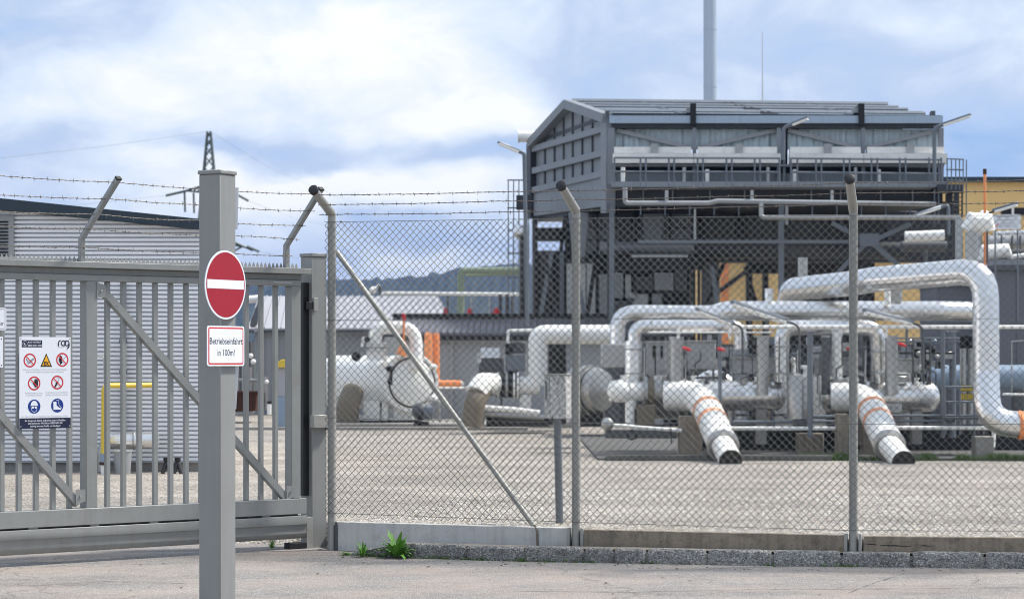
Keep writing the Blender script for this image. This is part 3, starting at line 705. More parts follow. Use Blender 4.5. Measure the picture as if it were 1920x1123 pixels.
# bracing strut behind the mesh
a, b = fpoint(631, 472, -.06), fpoint(1004, 990, -.06)
MB().tube([a, b], .0255, 18).build('bracing_strut', 'galv', fr)
c = fpoint(1006, 992, .02)
MB().tube([fpoint(1003, 984, -.0), fpoint(1007, 995, .03), fpoint(1008, 1024, .034)], .011, 8).build('strut_foot', 'tan', fr)
def plinth(x0, x1, i, m, ztop, nm='plinth'):
    a, b = FPTS[i], FPTS[i+1]; pl = PL(a, b); pl.p = V((a.x, a.y, 0)); u0, u1 = pl.U(x0), pl.U(x1); n = 40
    mb = MB(); vs = []
    for k in range(n+1):
        u = u0+(u1-u0)*k/n
        zt = ztop+random.uniform(-.0015, .0015)
        for nn, zz in ((.025, -.02), (.026, .12), (.025, zt-.006), (.019, zt), (-.022, zt), (-.025, -.02)): vs.append(pl.at(u, zz, nn))
    fs = [(k*6+j, (k+1)*6+j, (k+1)*6+(j+1) % 6, k*6+(j+1) % 6) for k in range(n) for j in range(6)]+[tuple(range(6)), tuple(range(n*6, n*6+6))]
    mb.add(vs, fs).build(nm, m, fr)
plinth(633, 1069, 0, 'concnew', .273); plinth(1094, 1585, 1, 'concold', .262); plinth(1619, 2140, 2, 'concold', .256)

for (x0, x1, y) in ((1620, 1645, 1019), (1650, 1708, 1022), (1727, 1744, 1022)):
    a, b = fpoint(x0, y, .0265), fpoint(x1, y+2, .0265); MB().tube([a, (a+b)/2+V((0, 0, .003)), b], [.002, .005, .002], 5).build('plinth_crack', 'dark', fr)
# ---------------------------------------------------------------- kerb of hewn granite
kl = [V((-2.25, 22.35)), V((-1.27, 21.9)), V((.19, 21.36)), V((2.34, 20.93)), V((4.43, 20.64)), V((7, 20.4))]
def kx(x):
    best = None
    for a, b in zip(kl, kl[1:]):
        pl = PL(a.to_3d(), b.to_3d()); h = pl.hit(x, 1050)
        if a.x-.01 <= h.x <= b.x+.01 or b is kl[-1]: return V((h.x, h.y, 0))
    return V((h.x, h.y, 0))
joints = [655, 766, 872, 981, 1094, 1150, 1212, 1325, 1448, 1578, 1709, 1847, 1985, 2120]
mb = MB()
from mathutils import noise
for si, (x0, x1) in enumerate(zip(joints, joints[1:])):
    a, b = kx(x0), kx(x1); t = (b-a).normalized(); nrm = V((t.y, -t.x, 0))
    if nrm.y > 0: nrm = -nrm
    a += t*.012; b -= t*.012; n = 22; prof_ = [(.0, -.03), (.004, .03), (.0, .075), (-.004, .112), (-.018, .128), (-.05, .132), (-.09, .13), (-.1, -.03)]
    hh = random.uniform(-.006, .006); vs = []
    for k in range(n+1):
        s = k/n; p = a.lerp(b, s); edge = min(1, min(s, 1-s)*n/1.6+.25)
        tap = 1.
        if si == 0: tap = .25+.75*min(1, s*1.2)
        for j, (o, zz) in enumerate(prof_):
            q = p+nrm*(o-(1-edge)*.025); zz2 = (zz+hh)*tap if zz > 0 else zz
            zz2 -= (1-edge)*.015 if zz > .1 else 0
            jn = noise.noise(V((q.x*14, q.y*14, zz*26)))*.018+noise.noise(V((q.x*45, q.y*45, zz*60)))*.007
            q = q+nrm*jn if j < 6 else q
            vs.append(V((q.x, q.y, zz2+(noise.noise(V((q.x*20, q.y*20, 7)))*.009 if 2 < j < 7 else 0))))
    m_ = len(prof_)
    mb.add(vs, [(k*m_+j, (k+1)*m_+j, (k+1)*m_+j+1, k*m_+j+1) for k in range(n) for j in range(m_-1)]+[tuple(range(m_)), tuple(range(n*m_, n*m_+m_))])
# mortar bed between the stones
for (a, b) in zip(joints[1:-1], joints[1:-1]):
    p = kx(a); mb.box((p.x-.02, p.y+.03, -.01), (p.x+.02, p.y+.1, .095))
structure('kerb', mb, 'granite')
mb = MB()   # strip of soil and grit between kerb and plinth
cs = [kx(x)+V((0, .08, .118)) for x in joints[1:]]; ds = [c+V((0, .30, -.003)) for c in cs]
n = len(cs); structure('verge', mb.add(cs+ds, [(i, i+1, n+i+1, n+i) for i in range(n-1)]), 'concold')

# ---------------------------------------------------------------- weeds
def weed(name, x, y, size, nleaf, label, upright=.6, wide=.24, group='weeds rooted along the kerb'):
    d = 8046/(y-676); c = P(x, y, d); c.z = 0; mb = MB()
    for i in range(nleaf):
        an = random.uniform(0, 6.283); L_ = size*random.uniform(.55, 1.1); up = random.uniform(upright*.4, 1.2*upright); h = V((math.cos(an), math.sin(an), 0)); sd_ = V((-h.y, h.x, 0))
        pts = []; n = 6
        for k in range(n+1):
            s = k/n; p = c+h*(L_*s*(1-up*.45))+V((0, 0, L_*(up*1.1*s-.55*s*s*(1.1-up*.4))+.004)); wdt = size*wide*math.sin(math.pi*(.12+.86*s))*(.8+.4*math.sin(s*19+i))*random.uniform(.8, 1.1)
            pts += [p+sd_*wdt/2+V((0, 0, wdt*.15)), p, p-sd_*wdt/2+V((0, 0, wdt*.15))]
        mb.add(pts, [(3*k+j, 3*k+j+1, 3*k+j+4, 3*k+j+3) for k in range(n) for j in range(2)])
    return mb.build(name, 'leaf', None, label=label, cat='weed', group=group, smooth=False)
weed('dandelion_plant', 743, 1046, .27, 46, 'largest leafy green weed at the foot of the kerb', .95)
weed('small_weed', 680, 1044, .16, 40, 'bushy green weed between the largest one and the fence corner post', 1.1, .14)
weed('small_weed', 650, 1041, .12, 30, 'low green weed at the rounded start of the kerb, leftmost', .6, .16)
weed('small_weed', 832, 1047, .08, 10, 'thin upright weed against the kerb, right of the largest plant', 1.2, .12)
weed('small_weed', 980, 1052, .07, 16, 'low weed in the kerb joint below the foot of the diagonal strut', .9, .16)
weed('small_weed', 905, 1050, .06, 12, 'tiny weed at the kerb foot between the thin weed and the low joint weed', .8, .14)
weed('small_weed', 1060, 1054, .05, 12, 'tiny weed at the kerb foot below the meter box pole', .8, .14)
weed('small_weed', 1545, 1062, .05, 14, 'tiny weed at the kerb foot left of the third fence post', .8, .14)
weed('grass_tuft', 510, 1029, .11, 90, 'tuft of green grass under the end of the sliding gate', 1.1, .05)
def blades(name, spots, h, label, wd=.01):
    mb = MB()
    for (x, y, z) in spots:
        a = random.uniform(0, 6.28); L_ = h*random.uniform(.5, 1.2); q = V((math.cos(a), math.sin(a), 0)); l2 = V((random.uniform(-.5, .5), random.uniform(-.5, .5), 1)).normalized()*L_; p = V((x, y, z))
        mb.add([p-q*wd/2, p+q*wd/2, p+l2], [(0, 1, 2)])
    mb.build(name, 'grass', kind='stuff', smooth=False)
sp = []
for _ in range(5200):
    x = random.uniform(1480, 1925); d = 37.9+random.uniform(-.22, .25); sp.append(((x-960)/F*d, d, YZ-.10*max(0, noise.noise(V((x*.02, 3, 1)))*1.6+.2))) if noise.noise(V((x*.03, d*3, 0))) > -.25 else None
blades('grass', sp, .13, '', .018)
sp = []
for x in [random.choice([700, 715, 790, 832, 872, 905, 981, 1020, 1094, 1212, 1448, 1578]) for _ in range(340)]:
    p = kx(x+random.gauss(0, 16)); sp.append((p.x, p.y-random.uniform(.0, .05), 0))
blades('kerb_moss', sp, .035, '', .012)
# a few stones and dry leaves on the road edge
mb = MB()
for _ in range(110):
    x = random.uniform(640, 1930); p = kx(x)+V((0, -random.random()**2*.5-.02, 0)); r = random.uniform(.004, .012)
    mb.ball(p+V((0, 0, r*.4)), r, 1.3, 1, .6, 6, 4)
mb.build('grit', 'gravel', kind='stuff')
mb = MB()
for _ in range(34):
    x = random.uniform(30, 1910); yy = random.choice([random.uniform(1062, 1120), random.uniform(1050, 1072)]); d_ = 8046/(yy-676); c = P(x, yy, d_); c.z = .004; r = random.uniform(.008, .02); a = random.uniform(0, 6.28)
    q = [c+V((math.cos(a+k)*r*f, math.sin(a+k)*r*f, h)) for k, f, h in ((0, 1.4, .004), (1.2, .6, .001), (2.5, .8, .006), (3.3, 1.2, .002), (4.6, .7, .007))]; mb.add(q, [(0, 1, 2, 3, 4)])
mb.build('leaf_litter', 'rust', kind='stuff', smooth=False)
# loose pebbles on the gravel near the fence so that it is not a flat sheet
mb = MB()
for _ in range(14000):
    t = random.random(); s = random.uniform(0, total); q = along(s); off = .05+random.random()**2*7; p = V((q.x, q.y, YZ))-fn*off; r = random.uniform(.008, .02)*(1+.1*off)
    p.z += 0; c = p+V((0, 0, r*.2)); k = random.random()*3; ax = V((math.cos(k), math.sin(k), 0))*r*random.uniform(.8, 1.5); ay = V((-math.sin(k), math.cos(k), 0))*r; az = V((0, 0, r*random.uniform(.4, .8)))
    mb.add([c+ax, c+ay, c-ax, c-ay, c+az], [(0, 1, 4), (1, 2, 4), (2, 3, 4), (3, 0, 4)])
mb.build('pebbles', 'pebble', kind='stuff', smooth=False)
#@@PART2
# ================================================================ left building and what stands before it
DB = 34.0; B = FP(DB)
lb = root('corrugated_building', 'low building clad in white horizontal corrugated sheet with a slate-blue roof edge, behind the gate', 'building', tuple(P(180, 880, DB)))
xw = lambda x, d=DB: (x-960)/F*d
zw = lambda y, d=DB: EYE+(676-y)/F*d
XL, XR = xw(-420), xw(385)
ZB = zw(863)
eave = lambda X: zw(393)+(X-xw(0))/(xw(368)-xw(0))*(zw(429)-zw(393))
pitch = .0625; prof_ = [(0, 0), (.60, 0), (.61, -.09), (.99, -.09)]
rows_ = []; z = ZB
while z < eave(XL):
    for f_, o in prof_: rows_.append((z+f_*pitch, o))
    z += pitch
def inv(zz): return xw(0)+(zz-zw(393))/(zw(429)-zw(393))*(xw(368)-xw(0))
vs = []
for zz, o in rows_:
    xr = min(XR, inv(zz)) if zz > eave(XR) else XR
    xr = max(XL+.1, xr); vs += [(XL, DB-o, zz), (xr, DB-o, zz)]
n = len(rows_)
MB().add(vs, [(2*i, 2*i+1, 2*i+3, 2*i+2) for i in range(n-1)]).build('wall_cladding', 'wallwh', lb, smooth=False)
SB = P(428, 676, 44)
MB().prism([(XL, DB+.12, ZB), (XR-.01, DB+.12, ZB), (SB.x, SB.y, ZB), (XL, SB.y, ZB)], (0, 0, eave(XR)-ZB-.05)).build('side_wall', 'wallwh', lb, smooth=False)
MB().prism([(XL, DB+.03, YZ-.02), (XR-.03, DB+.03, YZ-.02), (SB.x, SB.y-.05, YZ-.02), (XL, SB.y-.05, YZ-.02)], (0, 0, ZB-YZ+.015)).build('foundation', 'conc', lb, smooth=False)
MB().box((XL, DB-.035, ZB-.03), (XR, DB+.03, ZB)).build('base_flashing', 'cab', lb, smooth=False)
e0, e1 = V((XL, 0, eave(XL))), V((xw(392), 0, eave(xw(392))))
MB().prism([(XL, DB-.22, e0.z-.01), (e1.x, DB-.22, e1.z-.01), (e1.x, DB-.22, e1.z+.135), (XL, DB-.22, e0.z+.17)], (0, .2, 0)).build('fascia', 'fascia', lb, smooth=False)
MB().add([(XL, DB-.2, e0.z+.17), (e1.x, DB-.2, e1.z+.135), (SB.x+.1, SB.y+.1, e1.z+.16), (XL, SB.y+.1, e0.z+.2)], [(0, 1, 2, 3)]).build('roof_sheet', 'fascia', lb, smooth=False)
MB().add([(XL, DB-.02, e0.z-.01), (e1.x, DB-.02, e1.z-.01), (e1.x, DB-.22, e1.z-.01), (XL, DB-.22, e0.z-.01)], [(0, 1, 2, 3)]).build('soffit', 'fascia', lb, smooth=False)
vn = B.rect(MB(), -60, 404, 27, 482, .005, .05).build('louvre_window', 'cab', lb, smooth=False)
mb = MB()
for i in range(11):
    zz = zw(478-i*6.3); mb.prism([(xw(-50), DB-.052, zz), (xw(-50), DB-.075, zz-.02), (xw(-50), DB-.072, zz-.024), (xw(-50), DB-.049, zz-.004)], (xw(17)-xw(-50), 0, 0))
mb.build('louvre_blades', 'fascia', vn, smooth=False)
pipe('downpipe', 'blsteel', lb, [(231, 528, DB-.12), (231, 842, DB-.12)], 12)
for y in (640, 697): MB().tube([P(231, y-3, DB-.12), P(231, y+3, DB-.12)], .056, 16).build('pipe_clamp', 'fascia', lb)
t = root('ventilation_duct', 'short shiny metal duct lying along the base of the corrugated wall', 'duct', tuple(P(255, 843, 33.6)))
pipe('duct_body', 'alu', t, [(205, 826, 33.6), (297, 824, 33.6)], 32)
for x in (252, 293): MB().tube([P(x-1.5, 825, 33.6), P(x+1.5, 825, 33.6)], .135, 24).build('flange_ring', 'aludk', t)
pipe('flexible_end', 'aludk', t, [(206, 824, 33.65), (196, 832, 33.65), (192, 850, 33.65), (192, 884, 33.65)], 20, 2)
t = root('rain_barrel', 'grey plastic barrel under the downpipe of the corrugated building', 'barrel', tuple(P(230, 890, 33.3)))
a, b = P(230, 891, 33.3), P(230, 846, 33.3)
MB().tube([a, b], [.105, .128], 24).build('barrel_body', 'cab', t); MB().tube([b, b+V((0, 0, .012))], .135, 24).build('barrel_rim', 'lamp', t)
t = root('yellow_gas_pipe', 'yellow gas pipe rising from the gravel and running along the corrugated wall', 'pipe', tuple(P(194, 892, 33.2)))
pipe('riser', 'pipeyel', t, [(194, 850, 33.2), (195, 723, 33.2), (285, 722, 33.7)], 10, 2.2)
pipe('grey_sleeve', 'bluev', t, [(194, 866, 33.2), (194, 850, 33.2)], 12); pipe('ground_socket', 'whitep', t, [(193, 893, 33.2), (193, 872, 33.2)], 8)
MB().tube([P(194, 871, 33.2), P(194, 866, 33.2)], .06, 12).build('flange', 'rust', t)
pipe('vent_hook', 'lamp', t, [(196, 723, 33.3), (194.5, 669, 33.3), (184, 668, 33.3)], 2.6, 2)
for x in (312, 333):
    t = MB(); a = P(x, 864, 33.4)
    t.tube([a, P(x-8, 891, 33.3)], .03, 8).tube([a, P(x+8, 891, 33.3)], .03, 8).tube([a, a+V((0, 0, .05))], .045, 10)
    t.build('pipe_trestle', 'black', None, label='black pipe trestle at the wall foot, %s of two' % ('left' if x < 320 else 'right'), cat='trestle', group='trestles at the wall foot')

# ================================================================ distant pylon
D = 190; pq = lambda x, y, dd=0: P(x, y, D+dd)
py_ = root('power_pylon', 'lattice electricity pylon standing behind the corrugated building', 'pylon', tuple(P(392, 676, D)-V((0, 0, 1.6))))
zt = pq(392, 247).z; cx = pq(392, 300).x
def hw(zv): return .13+(zt-zv)*.085
for sx in (-1, 1):
    for sy in (-1, 1):
        MB().tube([(cx+sx*hw(z_), D+sy*hw(z_), z_) for z_ in (0, zt*.5, zt)], .085, 5).build('leg', 'pylon', py_, smooth=False)
mb = MB(); z_ = zt
while z_ > 1:
    h = hw(z_)*1.7+.35; z2 = max(.5, z_-h); a, b = hw(z_), hw(z2)
    for sgn in (-1, 1):
        for (p, q) in (((-a, sgn*a), (b, sgn*b)), ((a, sgn*a), (-b, sgn*b)), ((sgn*a, -a), (sgn*b, b)), ((sgn*a, a), (sgn*b, -b))):
            mb.tube([(cx+p[0], D+p[1], z_), (cx+q[0], D+q[1], z2)], .035, 4)
    z_ = z2
mb.build('lattice_bracing', 'pylon', py_, smooth=False)
def arm(pts, r=.08):
    mb = MB(); (x0, y0), (x1, y1), th = pts
    a, b = pq(x0, y0), pq(x1, y1)
    for dz in (0, 1):
        for dy in (-.5, .5): mb.tube([a+V((0, dy, dz*th)), b], r*.7, 4)
    for k in range(6):
        s = k/6; p, q = a.lerp(b, s), a.lerp(b, (k+1)/6)
        mb.tube([p+V((0, 0, th*(1-s))), q], r*.5, 4); mb.tube([p, q+V((0, 0, th*(1-(k+1)/6)))], r*.5, 4)
    mb.build('cross_arm', 'pylon', py_, smooth=False)
arm([(392, 362), (347, 358), .7]); arm([(392, 356), (445, 362), .7])
arm([(392, 466), (330, 470), .9]); arm([(392, 452), (462, 464), .9])
def ins(pts, w=.11): MB().tube([pq(*p) for p in pts], w, 6).build('insulator_string', 'pylon', py_)
ins([(350, 358), (311, 367)]); ins([(346, 360), (347, 398)], .08); ins([(363, 362), (364, 400)], .08); ins([(446, 366), (466, 377)]); ins([(463, 462), (486, 472)]); ins([(440, 470), (455, 462)], .08); ins([(438, 455), (474, 470)], .08)
def line(pts): return MB().tube([P(*p) for p in pts], .009, 4).build('power_line', 'pylon', py_, smooth=False)
line([(390, 247, D), (200, 274, D-20), (0, 297, D-35), (-300, 318, D-60)])
line([(394, 247, D), (500, 312, D+60), (640, 372, D+190), (760, 405, D+420)])
line([(311, 367, D), (150, 384, D-20), (-100, 405, D-40)])
line([(466, 377, D), (560, 412, D+80), (700, 444, D+260)]); line([(486, 472, D), (600, 492, D+110), (740, 506, D+320)])

# ================================================================ buildings beyond the yard, left half
t = root('gabled_workshop', 'low grey panel workshop with a pale lilac metal roof beyond the white tank', 'building', tuple(P(640, 776, 70)))
q = FP(70)
EL, ER = 478, 845
ez_, rz_ = zw(616, 70), zw(560, 74)
X0, X1 = xw(500, 70), xw(846, 70)
MB().add([(X0-.5, 69.6, ez_-.1), (X1+.1, 69.6, ez_-.1), (xw(820, 74), 74, rz_), (xw(487, 74), 74, rz_), (X0-.5, 69.6, ez_), (X1+.1, 69.6, ez_), (xw(820, 74), 74, rz_+.08), (xw(487, 74), 74, rz_+.08)],
 [(0, 1, 2, 3), (4, 5, 6, 7), (0, 1, 5, 4), (1, 2, 6, 5), (2, 3, 7, 6), (3, 0, 4, 7)]).build('roof', 'rooflil', t, smooth=False)
mb = MB()
for i in range(26):
    s = i/25; a = V((X0-.5+(X1-X0+.6)*s, 69.6, ez_+.0)); b = V((xw(487, 74)+(xw(820, 74)-xw(487, 74))*s, 74, rz_+.08)); mb.tube([a+V((0, 0, .02)), b+V((0, 0, .02))], .018, 4)
mb.build('roof_seams', 'rooflil', t, smooth=False)
MB().box((X0, 69.9, YZ-.05), (X1, 74, ez_-.12)).build('wall', 'wallgr', t, smooth=False)
mb = MB()
for i in range(1, 30):
    X = X0+(X1-X0)*i/30; mb.box((X-.02, 69.87, YZ), (X+.02, 69.9, ez_-.15))
mb.build('wall_ribs', 'cab', t, smooth=False)
pipe('gutter', 'cabdk', t, [(486, 620, 69.55), (850, 620, 69.55)], 6)
# gable end seen through the gate
MB().prism([P(478, 777, 70), P(478, 622, 70), P(484, 585, 72), P(489, 563, 73.8), P(500, 612, 70), P(500, 777, 70)], (0, .2, 0)).build('gable_wall', 'wallgr', t, smooth=False)
MB().prism([P(463, 624, 69.5), P(486, 558, 72), P(492, 558, 72), P(482, 600, 70), P(474, 624, 69.5)], (0, .3, 0)).build('verge_board', 'dark', t, smooth=False)
for x, d in ((480, 66), (492, 66)):
    pass
t = root('sheet_roof_shed', 'long low grey shed with ribbed roof and dark upper band, behind the orange pipes', 'building', tuple(P(850, 795, 61)))
x0, x1 = xw(722, 61), xw(1300, 61)
MB().box((x0+.1, 61.2, YZ-.05), (x1, 65, zw(628, 61.2))).build('wall', 'wallgr', t, smooth=False)
z0_, z1_ = zw(624, 61), zw(599, 63)
MB().prism([(x0, 60.9, z0_), (x0, 63, z1_), (x0, 63, z1_-.12), (x0, 60.9, z0_-.12)], (x1-x0, 0, 0)).build('roof', 'roofgr', t, smooth=False)
mb = MB()
for i in range(50):
    X = x0+(x1-x0)*i/49; mb.tube([(X, 60.9, z0_+.02), (X, 63, z1_+.02)], .03, 4)
mb.build('roof_ribs', 'roofgr', t, smooth=False)
MB().box((x0+.1, 63.0, z1_-.1), (x1, 65, zw(588, 63))).build('clerestory', 'dark', t, smooth=False)
MB().box((x0-.05, 60.82, z0_-.2), (x1, 60.95, z0_-.06)).build('gutter', 'dark', t, smooth=False)
q = FP(61.1)
for x in (845, 905, 985): q.rect(MB(), x, 640, x+3, 790, 0, .03).build('wall_joint', 'lamp', t, smooth=False)
q.rect(MB(), 838, 633, 962, 640, .0, .12).build('wall_capping', 'lamp', t, smooth=False)
q.rect(MB(), 826, 645, 843, 790, .0, .05).build('end_panel', 'cab', t, smooth=False)
for x, w_ in ((835, 9), (881, 11), (930, 16)):
    a = P(x, 589, 64.2); MB().tube([a-V((0, 0, .02)), a+V((0, 0, .1)), a+V((0, 0, .17))], [w_*.5*64/F, w_*.42*64/F, .03], 14).build('vent_cap', 'redring', t)
t = root('green_pipe_bridge', 'tall green pipe rising behind the shed and bending right along the hill line', 'pipe', tuple(P(864, 777, 82)))
pipe('green_pipe', 'green', t, [(864, 760, 82), (864, 508, 82), (985, 507, 82)], 13, 1.3)
pipe('lower_pipe', 'green', t, [(872, 517, 82.6), (985, 513, 82.6)], 5)
t = root('roof_pipeline', 'thin white pipeline crossing above the pale workshop roof', 'pipe', tuple(P(840, 776, 78)))
pipe('pipeline', 'whitep', t, [(716, 556, 78), (718, 550, 78), (990, 552, 78)], 7, 1.2)
MB().ball(P(699, 544, 78), .13).build('valve_head', 'whitep', t); pipe('lever', 'whitep', t, [(699, 546, 78), (712, 533, 78)], 5); pipe('valve_neck', 'cabdk', t, [(712, 536, 78), (714, 560, 78)], 6)
for x in (716, 840, 960): pipe('support', 'cabdk', t, [(x, 553, 78.1), (x, 770, 78.1)], 4)
for nm, lab, x, y0, y1, w_, m in (('vent_pipe', 'slim pale vent pipe right of the green pipe, left of two', 884, 556, 590, 4, 'lamp'), ('vent_pipe', 'slim pale vent pipe right of the green pipe, right of two', 918, 558, 590, 4, 'lamp'), ('flue_pipe', 'dark short flue on the shed roof near the black column', 938, 552, 598, 7, 'cabdk'), ('flue_pipe', 'dark short flue nearest the ladder cage', 951, 552, 598, 7, 'cabdk')):
    cyl(nm, m, None, P(x, y1+14, 64.4), P(x, y0, 64.4), w_/2*64.4/F, 10, label=lab, cat='pipe', group='vent pipes above the shed')
# things seen through the last bays of the gate
t = root('steel_skip', 'rust-brown open steel skip seen through the gate bars', 'skip', tuple(P(455, 772, 60)))
q = FP(60); q.poly(MB(), [(425, 736), (484, 736), (478, 771), (431, 771)], -1.6, 0).build('skip_body', 'rust', t, bevel=.02)
q.rect(MB(), 424, 733, 485, 737, -.02, .05).build('skip_rim', 'rust', t)
for x in (440, 455, 470): q.rect(MB(), x, 738, x+3, 770, 0, .05).build('skip_rib', 'rust', t)
t = root('bollard', 'short white bollard with a black cap beside the rusty skip', 'bollard', tuple(P(505, 775, 58)))
pipe('bollard_post', 'whitep', t, [(505, 777, 58), (505, 757, 58)], 8); pipe('bollard_cap', 'black', t, [(505, 757, 58), (505, 752, 58)], 9)
t = root('switchgear_cabinet', 'grey cabinet with a bright yellow hood beside the end stile of the gate', 'cabinet', tuple(P(527, 797, 55)))
q = FP(55); q.rect(MB(), 519, 745, 550, 800, -.4, 0).build('cabinet_body', 'bluev', t, bevel=.01); q.rect(MB(), 521, 690, 545, 744, -.3, -.05).build('upper_panel', 'rooflil', t, bevel=.01); q.poly(MB(), [(519, 689), (519, 680), (528, 674), (540, 674), (540, 689)], -.4, .05).build('hood', 'pipeyel', t, bevel=.01)
t = root('pipe_manifold', 'cluster of grey upright pipes with white domed valves before the workshop gable', 'pipework', tuple(P(475, 765, 62)))
for x, y0, w_ in ((446, 690, 5), (458, 682, 9), (470, 688, 6), (487, 700, 12), (498, 706, 10)): pipe('riser', 'aludk', t, [(x, 768, 62), (x, y0, 62)], w_)
for x, y, r in ((470, 667, 4.5), (475, 678, 5), (500, 716, 4)): MB().ball(P(x, y, 61.8), r*62/F).build('dome_valve', 'whitep', t)
pipe('header', 'aludk', t, [(442, 712, 62), (502, 714, 62)], 7)
t = root('grey_tower_unit', 'narrow grey panelled unit left of the workshop gable', 'building', tuple(P(470, 770, 68)))
q = FP(68); q.rect(MB(), 440, 640, 470, 772, -1, 0).build('wall', 'cabdk', t, smooth=False)
cyl('pipe_stub', 'whitep', None, P(464, 562, 74), P(485, 560, 74), .12, 14, label='white pipe stub above the workshop verge, seen between gate bars', cat='pipe')

# concrete edgings
def strip(nm, x0, x1, d, h, dd, lab=None):
    MB().box((xw(x0, d), d, YZ-.02), (xw(x1, d), d+dd, YZ+h)).build(nm, 'conc', kind='structure', bevel=.01)
strip('kerb', 420, 990, 54.2, .07, .2); strip('pavement', 560, 1090, 56, .10, 8); 
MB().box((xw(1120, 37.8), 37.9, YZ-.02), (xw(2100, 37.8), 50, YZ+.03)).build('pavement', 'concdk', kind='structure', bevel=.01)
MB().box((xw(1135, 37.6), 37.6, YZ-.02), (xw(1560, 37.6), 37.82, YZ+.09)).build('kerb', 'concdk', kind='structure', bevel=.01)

# ================================================================ white tank with round door
D = 57.
tk = root('white_pressure_tank', 'large white horizontal pressure tank with a round bolted door facing right', 'tank', tuple(P(720, 795, D)))
sc = D/F
ax = V((.42, -.9075, 0)); c0 = P(772, 717, D); R = 51*sc
back = c0-ax*2.9+V((-.75, 0, 0)); axis = (c0-back).normalized()
pts = []; rs = []
for k in range(9):
    a_ = math.pi/2*k/8; pts.append(back-axis*(R*.75*math.cos(a_))); rs.append(max(.01, R*math.sin(a_)))
pts += [c0-axis*.12]; rs += [R]
MB().tube(pts, rs, 40).build('shell', 'whitep', tk)
MB().tube([c0-ax*.16, c0-ax*.14, c0-ax*.02, c0], [R*1.04, R*1.09, R*1.09, R*1.06], 48).build('door_flange', 'whitep', tk)
dr = MB().tube([c0-ax*.02, c0+ax*.04, c0+ax*.10], [R*.86, R*.86, R*.72], 48).build('door', 'whitep', tk)
def ringtube(c, axis_, r, th, m, nm, par, seg=48):
    u_ = axis_.cross(V((0, 0, 1))).normalized(); v_ = axis_.cross(u_)
    pts = [c+(u_*math.cos(2*math.pi*k/seg)+v_*math.sin(2*math.pi*k/seg))*r for k in range(seg+1)]
    return MB().tube(pts, th, 6, False).build(nm, m, par)
ringtube(c0+ax*.02, ax, R*.9, .017, 'dark', 'door_gap', tk)
for an in (35, -35, 150): 
    u_ = V((-ax.y, ax.x, 0)); p = c0+u_*math.cos(math.radians(an))*R*1.02*(1)+V((0, 0, math.sin(math.radians(an))*R*1.0)); MB().ball(p+ax*.04, .09, 1.2, 1, .8).build('clamp_lug', 'whitep' if an != 150 else 'dark', tk)
pipe('hinge_pin', 'dark', tk, [(734, 690, D-.6), (734, 722, D-.6)], 4); MB().ball(P(731, 716, D-.6), .06).build('hinge_knob', 'dark', tk)
q = FP(D+.2)
for x0, x1 in ((681, 712), (716, 728), (738, 775)): q.rect(MB(), x0, 752, x1, 792, -.5, .0).build('saddle', 'whitep', tk, bevel=.01)
q.rect(MB(), 640, 788, 790, 797, -.7, .1).build('base_frame', 'dark', tk)
pipe('drain_elbow', 'tan', tk, [(652, 795, D-.1), (652, 760, D-.1), (662, 735, D+.3)], 42, 1)
pipe('gas_loop', 'whitep', tk, [(704, 655, D), (704, 614, D), (780, 614, D), (781, 692, D-.2)], 24, 2.7)
MB().tube([P(706, 676, D), P(706, 659, D)], [.25, .2], 24).build('nozzle', 'whitep', tk)
for y in (661, 656, 648, 643): MB().tube([P(706, y+1.8, D), P(706, y-1.2, D)], .25, 28).build('nozzle_flange', 'whitep', tk)
mb = MB()
for k in range(12): a_ = k*math.pi/6; p = P(706, 652, D)+V((math.cos(a_)*.21, math.sin(a_)*.21, 0)); mb.tube([p-V((0, 0, .13)), p+V((0, 0, .13))], .018, 5)
mb.build('flange_bolts', 'aludk', tk)
pipe('bypass', 'whitep', tk, [(679, 650, D-.2), (681, 634, D-.2), (694, 634, D-.2), (694, 622, D-.2), (706, 622, D)], 6, 1.5)
MB().ball(P(689, 636, D-.25), .07).build('bypass_valve', 'dark', tk)
MB().ball(P(668, 668, D), .12).build('gauge', 'dark', tk); pipe('gauge_pipe', 'aludk', tk, [(668, 672, D), (682, 664, D)], 6)
t = root('pipe_cabinet', 'grey cabinet framed by the white gas loop on top of the tank', 'cabinet', tuple(P(733, 680, D+.6)))
FP(D+.6).rect(MB(), 720, 632, 748, 680, -.2, 0).build('cabinet_body', 'cab', t, bevel=.01); FP(D+.6).rect(MB(), 728, 662, 740, 676, 0, .02).build('label_plate', 'bluev', t)
t = root('orange_valve_rod', 'thin orange rod with a red head standing above the tank, at the loop', 'valve rod', tuple(P(757, 668, D-.3)))
pipe('rod', 'orange', t, [(757, 652, D-.3), (757, 600, D-.3)], 4.5); pipe('rod_head', 'redring', t, [(757, 601, D-.3), (757, 588, D-.3)], 7)
MB().tube([P(752, 666, D-.3), P(757, 650, D-.3), P(764, 648, D-.3)], [.13, .1, .05], 12).build('valve_body', 'orange', t)
t = root('orange_pipe', 'pair of fat orange pipes, the right one bending along the shed wall', 'pipe', tuple(P(812, 795, 59)))
pipe('short_branch', 'orange', t, [(803, 682, 59), (803, 629, 59)], 15); MB().ball(P(803, 630, 59), 7.5*59/F).build('pipe_cap', 'orange', t)
pipe('main_branch', 'orange', t, [(818, 629, 59.2), (818, 719, 59.2), (864, 719, 59.2)], 13, .8); MB().ball(P(818, 630, 59.2), 6.5*59/F).build('pipe_cap', 'orange', t)
pipe('white_tip', 'whitep', t, [(863, 719, 59.2), (869, 719, 59.2)], 8); pipe('stem', 'aludk', t, [(803, 682, 59), (803, 795, 59)], 7)
